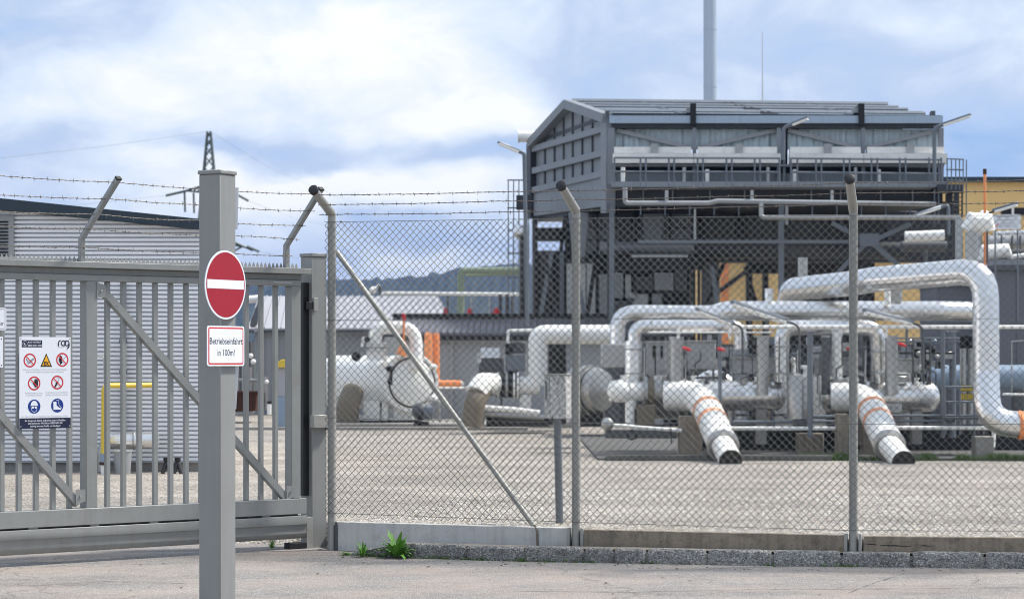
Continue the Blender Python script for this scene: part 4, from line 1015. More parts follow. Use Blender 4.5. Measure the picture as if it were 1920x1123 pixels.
pipe('shelf_rail', 'whitep', t, [(818, 727, 59), (875, 727, 59)], 4); pipe('prop', 'aludk', t, [(822, 727, 59), (822, 795, 59)], 5)

t = root('tank_side_pump', 'dark pump with small pipes at the foot of the tank door', 'pump', tuple(P(795, 795, 55)))
MB().ball(P(789, 771, 55), 17*55/F, 1, 1, 1).build('pump_body', 'cabdk', t); pipe('motor', 'blsteel', t, [(795, 772, 54.7), (812, 774, 54.7)], 26)
pipe('small_pipe', 'aludk', t, [(800, 750, 54.6), (824, 752, 54.6), (824, 790, 54.6)], 4, 2); pipe('foot', 'dark', t, [(790, 790, 55), (790, 797, 55)], 30)

# ================================================================ valve set between tank and meter box
D = 52
t = root('insulated_valve_run', 'white pipe run with dark flanged valve and a brown elbow dipping into the ground', 'pipework', tuple(P(950, 800, D)))
pipe('buried_elbow', 'tan', t, [(884, 800, D-.8), (890, 755, D-.8), (905, 724, D-.5), (925, 722, D)], 40, 1.2)
pipe('elbow_shell', 'whitep', t, [(893, 738, D-.7), (903, 720, D-.55), (925, 720, D-.1)], 43, .8)
pipe('dark_spool', 'cabdk', t, [(922, 721, D), (968, 722, D)], 38)
for x, m, w_ in ((934, 'whitep', 48), (941, 'dark', 46), (950, 'aludk', 50), (956, 'dark', 46), (964, 'whitep', 50), (971, 'whitep', 50)):
    a, b = P(x-2, 722, D), P(x+2, 722, D); MB().tube([a, b], w_/2*D/F, 32).build('flange', m, t)
mb = MB()
for k in range(14): a_ = k*math.pi/7; o = V((0, math.cos(a_), math.sin(a_)))*.25; mb.tube([P(929, 722, D)+o, P(975, 722, D)+o], .018, 5)
mb.build('flange_bolts', 'dark', t)
pipe('white_spool', 'whitep', t, [(972, 722, D), (1012, 722, D)], 34)
pipe('riser', 'whitep', t, [(1008, 722, D), (1008, 627, D), (1150, 627, D)], 36, .9, seams=.8)
pipe('spool_leg', 'whitep', t, [(985, 740, D), (985, 772, D)], 22); pipe('floor_pipe', 'whitep', t, [(903, 764, D-.6), (960, 768, D-.6), (1012, 774, D-.6)], 11); pipe('floor_pipe', 'aludk', t, [(905, 776, D-.3), (1020, 783, D-.3)], 12)
FP(D).rect(MB(), 912, 780, 1030, 799, -.6, .2).build('base_frame', 'dark', t)
pipe('vent_line', 'whitep', t, [(952, 645, D), (953, 620, D), (1000, 619, D)], 6, 1.5)
FP(D+1.2).rect(MB(), 1029, 640, 1062, 795, -1, 0).build('control_kiosk', 'dark', None, label='black upright kiosk between the white riser and the second fence post', cat='kiosk', bevel=.02)
t = root('valve_actuator', 'dark boxy actuator with dials left of the white riser', 'actuator', tuple(P(965, 705, D+.2)))
FP(D).rect(MB(), 948, 664, 985, 696, -.4, 0).build('housing', 'blsteel', t, bevel=.02); pipe('drum', 'dark', t, [(955, 664, D), (955, 644, D)], 16); FP(D).rect(MB(), 962, 640, 986, 662, -.4, -.1).build('upper_box', 'cabdk', t, bevel=.02); pipe('stem', 'dark', t, [(962, 696, D), (962, 712, D)], 20)
t = root('instrument_cabinet', 'dark instrument cabinet carrying a blank white board', 'cabinet', tuple(P(918, 795, D+1)))
FP(D+1).rect(MB(), 898, 670, 945, 700, -.3, 0).build('cabinet_body', 'cabdk', t, bevel=.01); FP(D+1).rect(MB(), 901, 652, 937, 671, .0, .03).build('white_board', 'white', t)
for x in (904, 938): FP(D+1).rect(MB(), x, 700, x+4, 795, -.1, 0).build('cabinet_leg', 'cabdk', t)
MB().tube([P(900, 662, D), P(897, 680, D)], .05, 10).build('gauge', 'lamp', t)

# ================================================================ meter box on its pole (just inside the fence)
d = 23.1
t = root('meter_box', 'speckled weathered grey box on a blue-grey pole just behind the mesh', 'meter box', (P(1047, 990, d).x, d, YZ))
pt, pb_ = P(1045, 784, d), P(1049.5, 1000, d)
MB().tube([V((pb_.x, d, YZ-.05)), pt], .037, 20).build('pole', 'blsteel', t)
bx = PL(P(1030, 676, d-.12), P(1030, 676, d-.12)+V((1, -.28, 0)))
u0, u1, zb_, zt_ = bx.U(1031), bx.U(1061), bx.hit(1045, 785).z, bx.hit(1045, 703).z
bx.box(MB(), u0, u1, zb_, zt_, -.22, 0).build('box_body', 'meter', t, bevel=.006)
MB().prism([bx.at(u0-.004, zb_, 0), bx.at(u0-.066, zb_+.004, -.03), bx.at(u0-.066, zb_+.004, -.2), bx.at(u0-.004, zb_, -.2)], (0, 0, zt_-zb_-.004)).build('side_door', 'meter', t, bevel=.003)
bx.box(MB(), u0-.075, u1+.012, zt_+.001, zt_+.012, -.225, .012).build('lid', 'galv', t, bevel=.003)
MB().prism([bx.at(u0-.05, zb_+.18, -.0215), bx.at(u0-.035, zb_+.18, -.0125), bx.at(u0-.035, zb_+.37, -.0125), bx.at(u0-.05, zb_+.37, -.0215)], bx.n*.004).build('door_slot', 'cabdk', t, smooth=False)
# ================================================================ pipe station at the right
def leg(label, top, mid, low, foot, bands):
    t = root('blowdown_pipe', label, 'pipe', tuple(P(foot[0], 872, foot[2])))
    q = [P(*p) for p in (top[0], top[1], mid, low)]
    r = 28/F*38.5
    path = fillet(q, .45, 4); MB().tube(path, r, 36).build('cladding', 'whitep', t, sharp=.2)
    a, b = q[2], q[3]; ax_ = (b-a).normalized()
    MB().tube([b-ax_*.05, b+ax_*.03, b+ax_*.06], [r*1.02, r*1.08, r*.95], 32).build('collar', 'aludk', t)
    f_ = P(*foot); cut = []
    MB().tube([b, f_], r*.74, 28, False).build('lower_pipe', 'whitep', t)
    MB().tube([f_-ax_*.02, f_+ax_*.004], r*.735, 28).build('end_cap', 'black', t)
    u_ = ax_.cross(V((0, 0, 1))).normalized(); v_ = ax_.cross(u_)
    for s in bands:
        c = a.lerp(b, s); mb = MB()
        for k in range(30):
            vs = []
            for (da, dx) in ((0, -.065), (.16, -.065), (.23, .065), (.07, .065)):
                an = 2*math.pi*k/30+da; vs.append(c+ax_*dx+(u_*math.cos(an)+v_*math.sin(an))*r*1.03)
            mb.add(vs, [(0, 1, 2, 3)])
        mb.build('orange_band', 'orange', t, smooth=False)
    MB().box((f_.x-.3, f_.y-.12, YZ), (f_.x+.28, f_.y+.35, YZ+.012)).build('foot_slab', 'conc', t, bevel=.004)
leg('left white slanting pipe leg with two orange dashed bands, foot on the gravel', [(1246, 741, 39.6), (1304, 741, 39.5)], (1325, 765, 38.9), (1355, 834, 37.2), (1370, 864, 36.3), (.1, .42))
leg('right white slanting pipe leg with two orange dashed bands, beyond the third fence post', [(1560, 744, 39.6), (1612, 744, 39.5)], (1634, 765, 38.9), (1667, 834, 37.2), (1694, 866, 36.3), (.1, .42))
def capsule(name, m, par, x0, x1, y, d, w_, **kw):
    r = w_/2/F*d; a, b = P(x0, y, d), P(x1, y, d); L_ = (b-a).length; pts = []; rs = []
    for k in range(7): an = math.pi/2*k/6; pts.append(a+V((r*.7*(1-math.cos(an)), 0, 0))); rs.append(max(.005, r*math.sin(an)))
    n = int(L_/.7)
    for k in range(1, n):
        c = a+V((r*.7+(L_-1.4*r)*k/n, 0, 0))
        for ds, kk in ((-.012, 1), (-.01, 1.025), (.01, 1.025), (.012, 1)): pts.append(c+V((ds, 0, 0))); rs.append(r*kk)
    for k in range(6, -1, -1): an = math.pi/2*k/6; pts.append(b-V((r*.7*(1-math.cos(an)), 0, 0))); rs.append(max(.005, r*math.sin(an)))
    return MB().tube(pts, rs, 32).build(name, m, par, **kw)
def barrel(label, x0, x1, y, w_, plates, d=40.0):
    t = root('filter_vessel', label, 'vessel', tuple(P((x0+x1)/2, 800, d)))
    capsule('shell', 'alu', t, x0, x1, y, d, w_)
    for x in (x0+.3*(x1-x0), x0+.8*(x1-x0)): FP(d).rect(MB(), x-9, y+w_*.45, x+9, 832, -.15, .15).build('support_leg', 'conc', t)
    for (px, py, qx, qy, m) in plates: FP(d-w_/2/F*d-.02).rect(MB(), px, py, qx, qy, -.02, .0).build('name_plate', m, t, smooth=False)
    return t
t = barrel('horizontal silver vessel behind the left slanting leg, right end domed', 1236, 1474, 742, 55, [(1353, 735, 1398, 743, 'white')])
pipe('sample_valve', 'whitep', t, [(1437, 716, 39.9), (1437, 700, 39.9)], 9); pipe('valve_stem', 'aludk', t, [(1437, 702, 39.9), (1437, 678, 39.9)], 3); MB().ball(P(1438, 675, 39.9), .03).build('valve_knob', 'lamp', t); MB().tube([P(1437, 711, 39.9), P(1437, 708, 39.9)], .1, 20).build('valve_flange', 'lamp', t)
t = barrel('horizontal silver vessel behind the right slanting leg, with a grey name plate', 1537, 1762, 744, 58, [(1647, 756, 1691, 773, 'lamp'), (1560, 728, 1577, 745, 'white')])
for x0 in (1652, 1660, 1669, 1678): FP(39.6).rect(MB(), x0, 762, x0+5, 767, .02, .026).build('plate_print', 'inkgrey', t, smooth=False)
t = root('upright_filter', 'grey rounded upright filter housing between the two silver vessels', 'vessel', tuple(P(1497, 790, 39)))
MB().tube([P(1497, 785, 39.2), P(1497, 712, 39.2), P(1497, 704, 39.2), P(1497, 700, 39.2)], [.185, .185, .15, .02], 28).build('housing', 'aludk', t); pipe('outlet', 'whitep', t, [(1490, 702, 39.2), (1490, 680, 39.2)], 5); MB().ball(P(1487, 675, 39.2), .045).build('dome', 'lamp', t); pipe('side_post', 'whitep', t, [(1497, 688, 39.6), (1510, 688, 39.6), (1510, 705, 39.6)], 8)
t = root('upper_header_pipe', 'long white overhead header pipe stepping up at mid span above the pipe station', 'pipe', tuple(P(1500, 850, 41)))
pipe('left_run', 'alu', t, [(1158, 655, 41), (1158, 586, 41), (1345, 587, 41)], 29, 2.3, seams=1.1)
pipe('main_run', 'alu', t, [(1330, 592, 41), (1362, 583, 41), (1770, 583, 41), (1840, 584, 41.4), (1842, 640, 41.5)], 37, 2.2, seams=1.3)
for x in (1270, 1440, 1560, 1700): pipe('hanger', 'blsteel', t, [(x, 600, 41.1), (x, 700, 41.1)], 5)
pipe('pipe_stub', 'alu', t, [(1442, 572, 41), (1442, 541, 41)], 17); pipe('pipe_stub', 'whitep', t, [(1664, 572, 40.8), (1664, 546, 40.8)], 12)
FP(41).rect(MB(), 1128, 645, 1190, 690, -.5, .3).build('anchor_box', 'aludk', t, bevel=.02)
t = root('lower_header_pipe', 'white header pipe elbowing down at its left end, below the longer overhead pipe', 'pipe', tuple(P(1190, 800, 39.8)))
pipe('header', 'alu', t, [(1189, 716, 39.8), (1190, 612, 39.8), (1388, 612, 39.8), (1389, 655, 39.8)], 25, 1.6, seams=.9)
pipe('column', 'alu', t, [(1188, 716, 39.8), (1188, 640, 39.8)], 33); ringtube(P(1221, 612, 39.8), V((1, 0, 0)), .118, .008, 'aludk', 'seam_ring', t)
t = root('lower_header_pipe', 'white header pipe with elbows at both ends, crossing behind the third fence post', 'pipe', tuple(P(1560, 800, 39.8)))
pipe('header', 'alu', t, [(1466, 716, 39.9), (1466, 614, 39.9), (1645, 614, 39.9), (1649, 720, 40)], 28, 1.8, seams=.9)
pipe('column', 'whitep', t, [(1570, 718, 39.7), (1570, 622, 39.7)], 20); MB().tube([P(1570, 716, 39.7), P(1570, 710, 39.7)], .16, 24).build('flange', 'aludk', t)
t = root('handrail_pipe', 'long thin cream pipe running level across the whole pipe station', 'pipe', tuple(P(1640, 800, 38.6)))
pipe('rail', 'whitep', t, [(1375, 613, 38.9), (1833, 613, 38.9)], 7.5); pipe('rail', 'whitep', t, [(1870, 613, 38.9), (1990, 613, 38.9)], 7.5); pipe('thin_rail', 'whitep', t, [(1215, 623, 38.9), (1450, 623, 38.9)], 4)
for x in (1272, 1368, 1662): pipe('rail_stub', 'whitep', t, [(x, 634, 38.9), (x, 612, 38.9)], 6)
for i, (x, y0, w_, m, lab) in enumerate(((1268, 634, 27, 'aludk', 'grey clad column under the thin rail, left of the two red handles'), (1672, 632, 25, 'aludk', 'grey clad column right of the third fence post'), (1430, 632, 22, 'aludk', 'pale clad column right of the lamp pole in the station middle'), (1548, 632, 16, 'cabdk', 'dark narrow column left of the white riser at mid station'))):
    t = root('clad_column', lab, 'column', tuple(P(x, 800, 39.6)), group='clad columns of the pipe station')
    pipe('column_shell', m, t, [(x, 740, 39.6), (x, y0, 39.6)], w_); MB().tube([P(x, y0+.5, 39.6), P(x, y0-3, 39.6)], w_/2/F*39.6*1.06, 24).build('column_cap', 'aludk', t)
def cabinet(lab, x0, y0, x1, y1, d, m='cab', window=None, leg_=True, door=True):
    t = root('instrument_cabinet', lab, 'cabinet', tuple(P((x0+x1)/2, 800, d)), group='grey cabinets of the pipe station')
    q = FP(d); q.rect(MB(), x0, y0, x1, y1, -.35, 0).build('cabinet_body', m, t, bevel=.012)
    if door: q.rect(MB(), x0+(x1-x0)*.08, y0+(y1-y0)*.1, x1-(x1-x0)*.08, y1-(y1-y0)*.08, .001, .012).build('door', m, t, bevel=.004)
    if window:
        for (a, b, c, e) in window: q.rect(MB(), a, b, c, e, .013, .018).build('window', 'dark', t, smooth=False)
    q.rect(MB(), x0-1.5, y0-2, x1+1.5, y0, -.37, .03).build('rain_cover', 'lamp', t)
    if leg_:
        for x in (x0+2, x1-5): q.rect(MB(), x, y1, x+4, 800, -.2, -.15).build('cabinet_leg', 'blsteel', t)
    return t
cabinet('grey cabinet with two dark glazed slots beside the left header elbow', 1213, 642, 1258, 703, 40.6, 'cab', [(1223, 648, 1230, 672), (1238, 648, 1243, 672)])
cabinet('large plain grey cabinet behind the left red valve handle', 1290, 640, 1342, 692, 40.6)
cabinet('wide low grey cabinet above the left silver vessel', 1373, 672, 1452, 702, 40.7, 'cab')
cabinet('grey cabinet half hidden by the third fence post', 1528, 672, 1602, 704, 40.8, 'cab')
cabinet('wide grey cabinet above the right silver vessel', 1650, 674, 1736, 702, 40.4, 'aludk')
t = root('arched_bracket', 'pale arched cover on top of the right silver vessel', 'cover', tuple(P(1682, 716, 39.7)))
pipe('arch', 'lamp', t, [(1660, 716, 39.7), (1660, 701, 39.7), (1706, 701, 39.7), (1706, 716, 39.7)], 6, 3); FP(39.8).rect(MB(), 1668, 705, 1702, 716, -.1, 0).build('arch_fill', 'aludk', t, bevel=.01)
for i, (x, y, lab) in enumerate(((1286, 654, 'red valve handle on the clad column left of the large cabinet'), (1351, 655, 'red valve handle beside the blue-grey post'), (1594, 655, 'red valve handle just left of the third fence post'), (1690, 646, 'red valve handle above the wide right cabinet'))):
    t = root('lever_valve', lab, 'valve', tuple(P(x, y, 39.3)), group='red lever valves'); MB().tube([P(x-7, y-2, 39.2), P(x+2, y, 39.2), P(x+9, y+3, 39.2)], [.02, .03, .015], 8).build('handle', 'redring', t); MB().tube([P(x-3, y+1, 39.35), P(x-3, y+12, 39.35)], .03, 10).build('valve_body', 'cabdk', t)
for (x, y0, y1, w_, d, lab) in ((1350, 618, 735, 7, 39.3, 'slim blue-grey post right of the large cabinet'), (1519, 622, 775, 11, 38.9, 'thick blue-grey post between the two silver vessels'), (1768, 618, 806, 8, 39.2, 'blue-grey steel post right of the right vessel'), (1786, 622, 800, 13, 41, 'wide blue-grey steel post before the dark columns')):
    t = root('steel_post', lab, 'post', tuple(P(x, y1, d)), group='blue-grey posts of the pipe station'); pipe('post_shaft', 'blsteel', t, [(x, max(y1, 820), d), (x, y0, d)], w_); FP(d).rect(MB(), x-w_*.9, y0-3, x+w_*.9, y0, -.05, .05).build('post_head', 'cab', t)
t = root('control_valve', 'white bulbous valve body on a white leg left of the left vessel', 'valve', tuple(P(1165, 800, 39.5)))
MB().ball(P(1162, 733, 39.6), 23/F*39.6, 1.05, 1, .95).build('valve_body', 'whitep', t); MB().tube([P(1176, 733, 39.6), P(1204, 733, 39.7)], .165, 28).build('valve_neck', 'whitep', t)
pipe('valve_leg', 'whitep', t, [(1181, 750, 39.6), (1181, 796, 39.6)], 18); pipe('bonnet', 'whitep', t, [(1168, 714, 39.6), (1168, 703, 39.6)], 9)
mb = MB()
for k in range(10): a_ = k*math.pi/5; p = P(1143, 733, 39.6)+V((.02, math.cos(a_)*.15, math.sin(a_)*.15)); mb.ball(p, .03, seg=8, rings=6)
mb.build('body_bolts', 'whitep', t)
pipe('flange', 'aludk', t, [(1206, 733, 39.7), (1213, 733, 39.7)], 56); pipe('brown_spool', 'tan', t, [(1213, 733, 39.7), (1226, 733, 39.7)], 50); pipe('grey_spool', 'aludk', t, [(1226, 735, 39.9), (1240, 735, 39.9)], 62)
FP(39.5).rect(MB(), 1195, 760, 1228, 800, -.2, 0).build('valve_pedestal', 'tan', t, bevel=.01)
t = root('inlet_vessel', 'large dull grey domed vessel with a pale flange ring, half behind the second fence post', 'vessel', tuple(P(1110, 800, 43)))
c = P(1118, 732, 43); ax2 = V((.72, -.69, 0)).normalized()
MB().tube([c-ax2*.45, c, c+ax2*.14, c+ax2*.22], [.42, .42, .36, .05], 36).build('vessel_shell', 'aludk', t)
MB().tube([c-ax2*.2, c-ax2*.08], .46, 40).build('flange_ring', 'aludk', t); ringtube(c-ax2*.02, ax2, .40, .03, 'dark', 'flange_gap', t)
FP(43).rect(MB(), 1085, 765, 1130, 800, -.6, 0).build('cradle', 'dark', t); pipe('side_pipe', 'aludk', t, [(1070, 795, 42.6), (1070, 712, 42.6), (1078, 690, 42.8)], 14, 1.5)
t = root('floor_pipe', 'low white drain pipe running at ground level left of the left leg', 'pipe', tuple(P(1210, 815, 39)))
pipe('drain', 'whitep', t, [(1146, 796, 38.8), (1200, 801, 38.8), (1278, 807, 38.8)], 7); MB().ball(P(1139, 795, 38.8), .10, 1, 1, 1.1).build('drain_dome', 'aludk', t); FP(38.9).rect(MB(), 1136, 806, 1270, 822, -.5, -.1).build('drain_cradle', 'cabdk', t, bevel=.01)
ringtube(P(1185, 815, 38.6), V((0, 1, 0)), .075, .012, 'dark', 'hand_wheel', t); pipe('cable', 'black', t, [(1258, 803, 38.7), (1259, 832, 38.7)], 2.4)
t = root('floor_pipe', 'pair of low blue-grey pipes with a cream pipe beneath, between the slanting legs', 'pipe', tuple(P(1470, 815, 39)))
pipe('steel_pipe', 'blsteel', t, [(1375, 791, 39.1), (1572, 790, 39.1)], 6); pipe('steel_pipe', 'blsteel', t, [(1470, 781, 39.2), (1572, 781, 39.2)], 7); pipe('cream_pipe', 'whitep', t, [(1372, 803, 38.9), (1572, 803, 38.9)], 8)
t = root('floor_pipe', 'low cream pipe right of the right leg, bending down at its right end', 'pipe', tuple(P(1780, 815, 39)))
pipe('cream_pipe', 'whitep', t, [(1676, 802, 38.9), (1864, 802, 38.9), (1862, 838, 38.9)], 8, 2.5); pipe('steel_pipe', 'blsteel', t, [(1668, 779, 39.2), (1790, 779, 39.2)], 5); pipe('steel_pipe', 'blsteel', t, [(1668, 789, 39.2), (1790, 789, 39.2)], 5)
for x0, y0, x1, d, lab in ((1274, 780, 1316, 38.9, 'tall concrete block under the left slanting leg'), (1571, 776, 1592, 38.6, 'narrow concrete block just left of the third fence post'), (1497, 812, 1545, 40.2, 'low concrete block in the shade between the vessels'), (1830, 818, 1864, 38.7, 'stained concrete block beneath the bend of the cream pipe'), (1618, 790, 1650, 39.6, 'concrete block in the shade behind the right leg')):
    mb = MB(); FP(d).rect(mb, x0, y0, x1, 862, -.4, 0); mb.build('concrete_block', 'concold' if x0 != 1830 else 'conc', None, label=lab, cat='concrete block', group='concrete blocks of the pipe station', bevel=.012)
def hand_valve(par, x, y, s=1., d=39.3, m='aludk', wheel='cabdk'):
    c = P(x, y, d); k = s*d/F
    b = MB().tube([c-V((0, 0, 12*k)), c-V((0, 0, 10*k)), c-V((0, 0, 9.9*k)), c-V((0, 0, 3*k)), c-V((0, 0, 2.9*k)), c], [7*k, 7*k, 4*k, 4*k, 6*k, 6*k], 14).build('hand_valve', m, par)
    MB().tube([c, c+V((0, 0, 9*k))], 1.2*k, 8).build('valve_stem', 'steel', b); ringtube(c+V((0, 0, 9*k)), V((.2, -.3, 1)).normalized(), 6*k, 1*k, wheel, 'hand_wheel', b, 20)
vs_ = [o for o in C.objects if o.name.startswith('filter_vessel')]
for i, (x, y, s) in enumerate(((1243, 706, 1.1), (1300, 704, 1.), (1325, 708, .8), (1395, 708, 1.), (1418, 706, .8), (1460, 708, .9))): hand_valve(vs_[0], x, y, s, 39.9, ('aludk', 'whitep', 'cabdk')[i % 3], ('cabdk', 'dark')[i % 2])
for i, (x, y, s) in enumerate(((1548, 706, 1.1), (1592, 706, .9), (1616, 704, 1.2), (1636, 706, .8), (1718, 708, 1.), (1742, 706, .8))): hand_valve(vs_[1], x, y, s, 39.9, ('aludk', 'whitep', 'cabdk')[i % 3], ('dark', 'cabdk')[i % 2])
t = root('tubing_rack', 'thin dark cable trays and bent instrument tubes strung through the pipe station', 'tubing', tuple(P(1450, 800, 40.3)))
for i in range(26):
    x = 1205+i*21+random.uniform(-6, 6); y0 = random.uniform(630, 665); y1 = random.uniform(690, 790); x2 = x+random.uniform(-22, 22); d = random.uniform(39.4, 41)
    pipe('instrument_tube', random.choice(['steel', 'cabdk', 'dark', 'aludk', 'dark']), t, [(x, y0, d), (x, (y0+y1)/2, d), (x2, (y0+y1)/2+6, d), (x2, y1, d)], random.choice([1.6, 2.2, 3]), 4, seg=8)
for (x0, x1, y, m) in ((1200, 1360, 706, 'cabdk'), (1380, 1500, 664, 'blsteel'), (1385, 1510, 648, 'dark'), (1520, 1650, 660, 'cabdk'), (1650, 1790, 660, 'dark'), (1200, 1330, 760, 'dark'), (1380, 1480, 776, 'cabdk')): FP(40.6).rect(MB(), x0, y, x1, y+4, -.15, 0).build('cable_tray', m, t, smooth=False)
for i in range(44):
    x = random.uniform(1200, 1790); y = random.uniform(632, 700); w2 = random.uniform(6, 20); h2 = random.uniform(8, 24)
    FP(40.9).rect(MB(), x, y, x+w2, y+h2, -.12, 0).build('junction_box', random.choice(['cab', 'lamp', 'cabdk', 'aludk', 'dark']), t, bevel=.006)
capsule('grey_shell', 'aludk', vs_[0], 1206, 1300, 744, 41.2, 84); capsule('rear_shell', 'aludk', vs_[1], 1520, 1640, 748, 41.3, 80)
pipe('rear_elbow', 'alu', vs_[0], [(1300, 738, 41.4), (1335, 712, 41.4), (1362, 722, 41.4), (1368, 790, 41.4)], 44, 1.4, seams=.6)
pipe('rear_elbow', 'whitep', vs_[1], [(1532, 800, 40.9), (1532, 715, 40.9), (1545, 700, 41.2), (1560, 712, 41.6)], 34, 1.2)
pipe('rear_column', 'whitep', vs_[0], [(1470, 800, 41), (1470, 700, 41)], 34); pipe('rear_column', 'aludk', vs_[1], [(1690, 800, 41.2), (1690, 715, 41.2)], 44)
# pipe flanges on the risers
for par, pts in ((vs_[0], ((1189, 700, 36), (1189, 655, 36), (1466, 700, 36), (1466, 650, 34))), (vs_[1], ((1649, 700, 36), (1649, 660, 35), (1570, 690, 27)))):
    for x, y, w2 in pts: MB().tube([P(x, y+1.6, 39.75), P(x, y-1.6, 39.75)], w2/2/F*39.75, 24).build('riser_flange', 'aludk', par)
# small steel platform with railing on the right
t = root('service_platform', 'small blue-grey railed platform with two yellow grilles, left of the tall pipe', 'platform', tuple(P(1805, 812, 39)))
for y in (725, 753, 779): pipe('rail', 'blsteel', t, [(1772, y, 38.9), (1844, y, 38.9), (1848, y, 39.9)], 3.4)
for x in (1772, 1800, 1827, 1844): pipe('rail_post', 'blsteel', t, [(x, 815, 38.9), (x, 724, 38.9)], 4)
FP(38.9).rect(MB(), 1768, 782, 1846, 787, -1, .05).build('deck', 'cabdk', t, smooth=False)
q = FP(39.3)
for y in (722, 738):
    mb = MB()
    for k in range(7): q.rect(mb, 1802+k*3.2, y, 1804+k*3.2, y+11, 0, .02)
    mb.build('grille', 'pipeyel', t, smooth=False); q.rect(MB(), 1801, y-1, 1825, y+12, -.03, -.001).build('grille_back', 'dark', t, smooth=False)
t = root('overhead_frame', 'blue-grey steel cross frame with small instruments above the right cabinet', 'frame', tuple(P(1740, 800, 39.6)))
for y in (634, 641): pipe('beam', 'blsteel', t, [(1682, y, 39.5), (1800, y, 39.5)], 3)
for (x, y, r, m) in ((1706, 640, 5, 'aludk'), (1722, 662, 4, 'lamp'), (1738, 680, 6, 'dark'), (1748, 655, 7, 'dark'), (1752, 640, 5, 'bluev'), (1727, 688, 5, 'whitep'), (1757, 668, 4, 'lamp')):
    MB().ball(P(x, y, 39.8), r/F*39.8).build('gauge', m, t); pipe('gauge_stem', 'blsteel', t, [(x, y, 39.85), (x, y+22, 39.85)], 2.2)
for x in (1712, 1732, 1744): pipe('tube', 'cabdk', t, [(x, 636, 39.7), (x, 720, 39.7)], 4)
for x in (1806, 1820, 1834): 
    c = root('dark_column', 'dark grey pipe column behind the platform, %s of three' % {1806: 'left', 1820: 'middle', 1834: 'right'}[x], 'column', tuple(P(x, 800, 41.5)), group='dark columns behind the platform'); pipe('column_shell', 'aludk', c, [(x, 800, 41.5), (x, 652, 41.5)], 13); pipe('column_head', 'dark', c, [(x, 653, 41.5), (x, 630, 41.5)], 15)
t = root('blue_vessel', 'pale blue-grey horizontal vessel passing behind the tall silver pipe', 'vessel', tuple(P(1850, 800, 44)))
capsule('shell', 'bluev', t, 1738, 2010, 708, 44, 48)
for x in (1760, 1900): FP(44).rect(MB(), x, 728, x+16, 800, -.2, .1).build('saddle', 'cabdk', t)
pipe('drip_tube', 'aludk', t, [(1897, 745, 43.4), (1897, 640, 43.4), (1960, 636, 43.4)], 2.2, 2); pipe('low_tube', 'whitep', t, [(1880, 739, 43.2), (1990, 741, 43.2)], 5)
# tall silver pipe with long return
t = root('tall_silver_pipe', 'tall thick silver pipe rising at the right, elbowing left into a long return run', 'pipe', tuple(P(1849, 800, 38)))
pipe('pipe_run', 'alu', t, [(2020, 800, 37.6), (1852, 793, 37.8), (1849, 700, 38), (1848, 507, 38), (1640, 524, 39.6), (1600, 531, 40.2), (1482, 543, 42.6), (1476, 600, 43)], 50, 2.1, seams=1.3)
ringtube(P(1913, 797, 37.7), V((1, .0, 0)), .218, .02, 'orange', 'orange_band', t, 32); 
MB().tube([P(1908, 797, 37.7), P(1921, 797, 37.7)], .222, 32, False).build('orange_band', 'orange', t)
for (x, y0, y1, w_, d, m) in ((1505, 483, 518, 18, 39.2, 'aludk'), (1681, 540, 570, 21, 40.2, 'aludk'), (1822, 436, 492, 24, 38.8, 'aludk')):
    pipe('pipe_stub', m, t, [(x, y1, d), (x, y0, d)], w_)
MB().tube([P(1812, 432, 39), P(1822, 418, 39), P(1850, 420, 39), P(1852, 434, 39)], [.11, .15, .17, .13], 20).build('stub_elbow', 'whitep', t)

# tube lamps on slanting arms
def lamp(lab, a, b, elbow=None, base=None, d=39, w_=8):
    t = root('tube_lamp', lab, 'lamp', tuple(P(b[0], (base or b)[1], d)), group='tube lamps')
    p, q = P(a[0], a[1], d-.25), P(b[0], b[1], d); ax_ = (q-p).normalized(); h = w_/2/F*d; up = V((0, 0, 1)); s = ax_.cross(up).normalized(); up = s.cross(ax_)
    ring = lambda c, k: [c+s*h*1.2*k-up*h*.1, c+s*h*.9*k+up*h*.9, c-s*h*.9*k+up*h*.9, c-s*h*1.2*k-up*h*.1]
    MB().add(ring(p, 1)+ring(q, 1), [(0, 1, 2, 3), (4, 5, 6, 7)]+[(k, (k+1) % 4, 4+(k+1) % 4, 4+k) for k in range(4)]).build('lamp_housing', 'blsteel', t, bevel=.006)
    MB().tube([p+ax_*.03-up*h*.3+(q-p).cross(up).normalized()*0-V((0, h*.5, 0)), q-ax_*.03-up*h*.3-V((0, h*.5, 0))], h*.75, 12).build('diffuser', 'whitep', t)
    if base:
        pts = fillet([q-ax_*.05, P(elbow[0], elbow[1], d), P(base[0], base[1], d)], .3); MB().tube(pts, .02 if d < 50 else .05, 10).build('lamp_pole', 'cabdk' if d < 50 else 'blsteel', t)
lamp('tube lamp slanting over the left part of the white overhead pipe, shorter', (1306, 581), (1372, 607), (1392, 612), (1393, 700), 38.5, 13)
lamp('longest tube lamp slanting over the middle of the white overhead pipe', (1371, 568), (1476, 603), (1499, 610), (1499, 700), 38.3, 15)
lamp('tube lamp slanting right of the third fence post over the white pipe', (1619, 583), (1712, 606), (1730, 612), (1730, 700), 38.3, 13)
lamp('tube lamp on a curved pole left of the dark cooler building, against the sky', (934, 268), (974, 285), (983, 287), (989, 610), 58, 8)
lamp('tube lamp tilted up at the middle of the cooler roof edge', (1516, 221), (1484, 234), (1468, 240), (1468, 300), 60, 8)
lamp('tube lamp tilted up beyond the right end of the cooler roof', (1821, 216), (1766, 235), (1752, 240), (1752, 345), 60, 8)
lamp('tube lamp before the yellow wall, left of the white board', (1909, 382), (1862, 396), (1851, 402), (1851, 495), 43, 9)
lamp('dark tube lamp under the right end of the cooler deck', (1712, 405), (1764, 388), (1778, 384), (1778, 440), 60, 8)
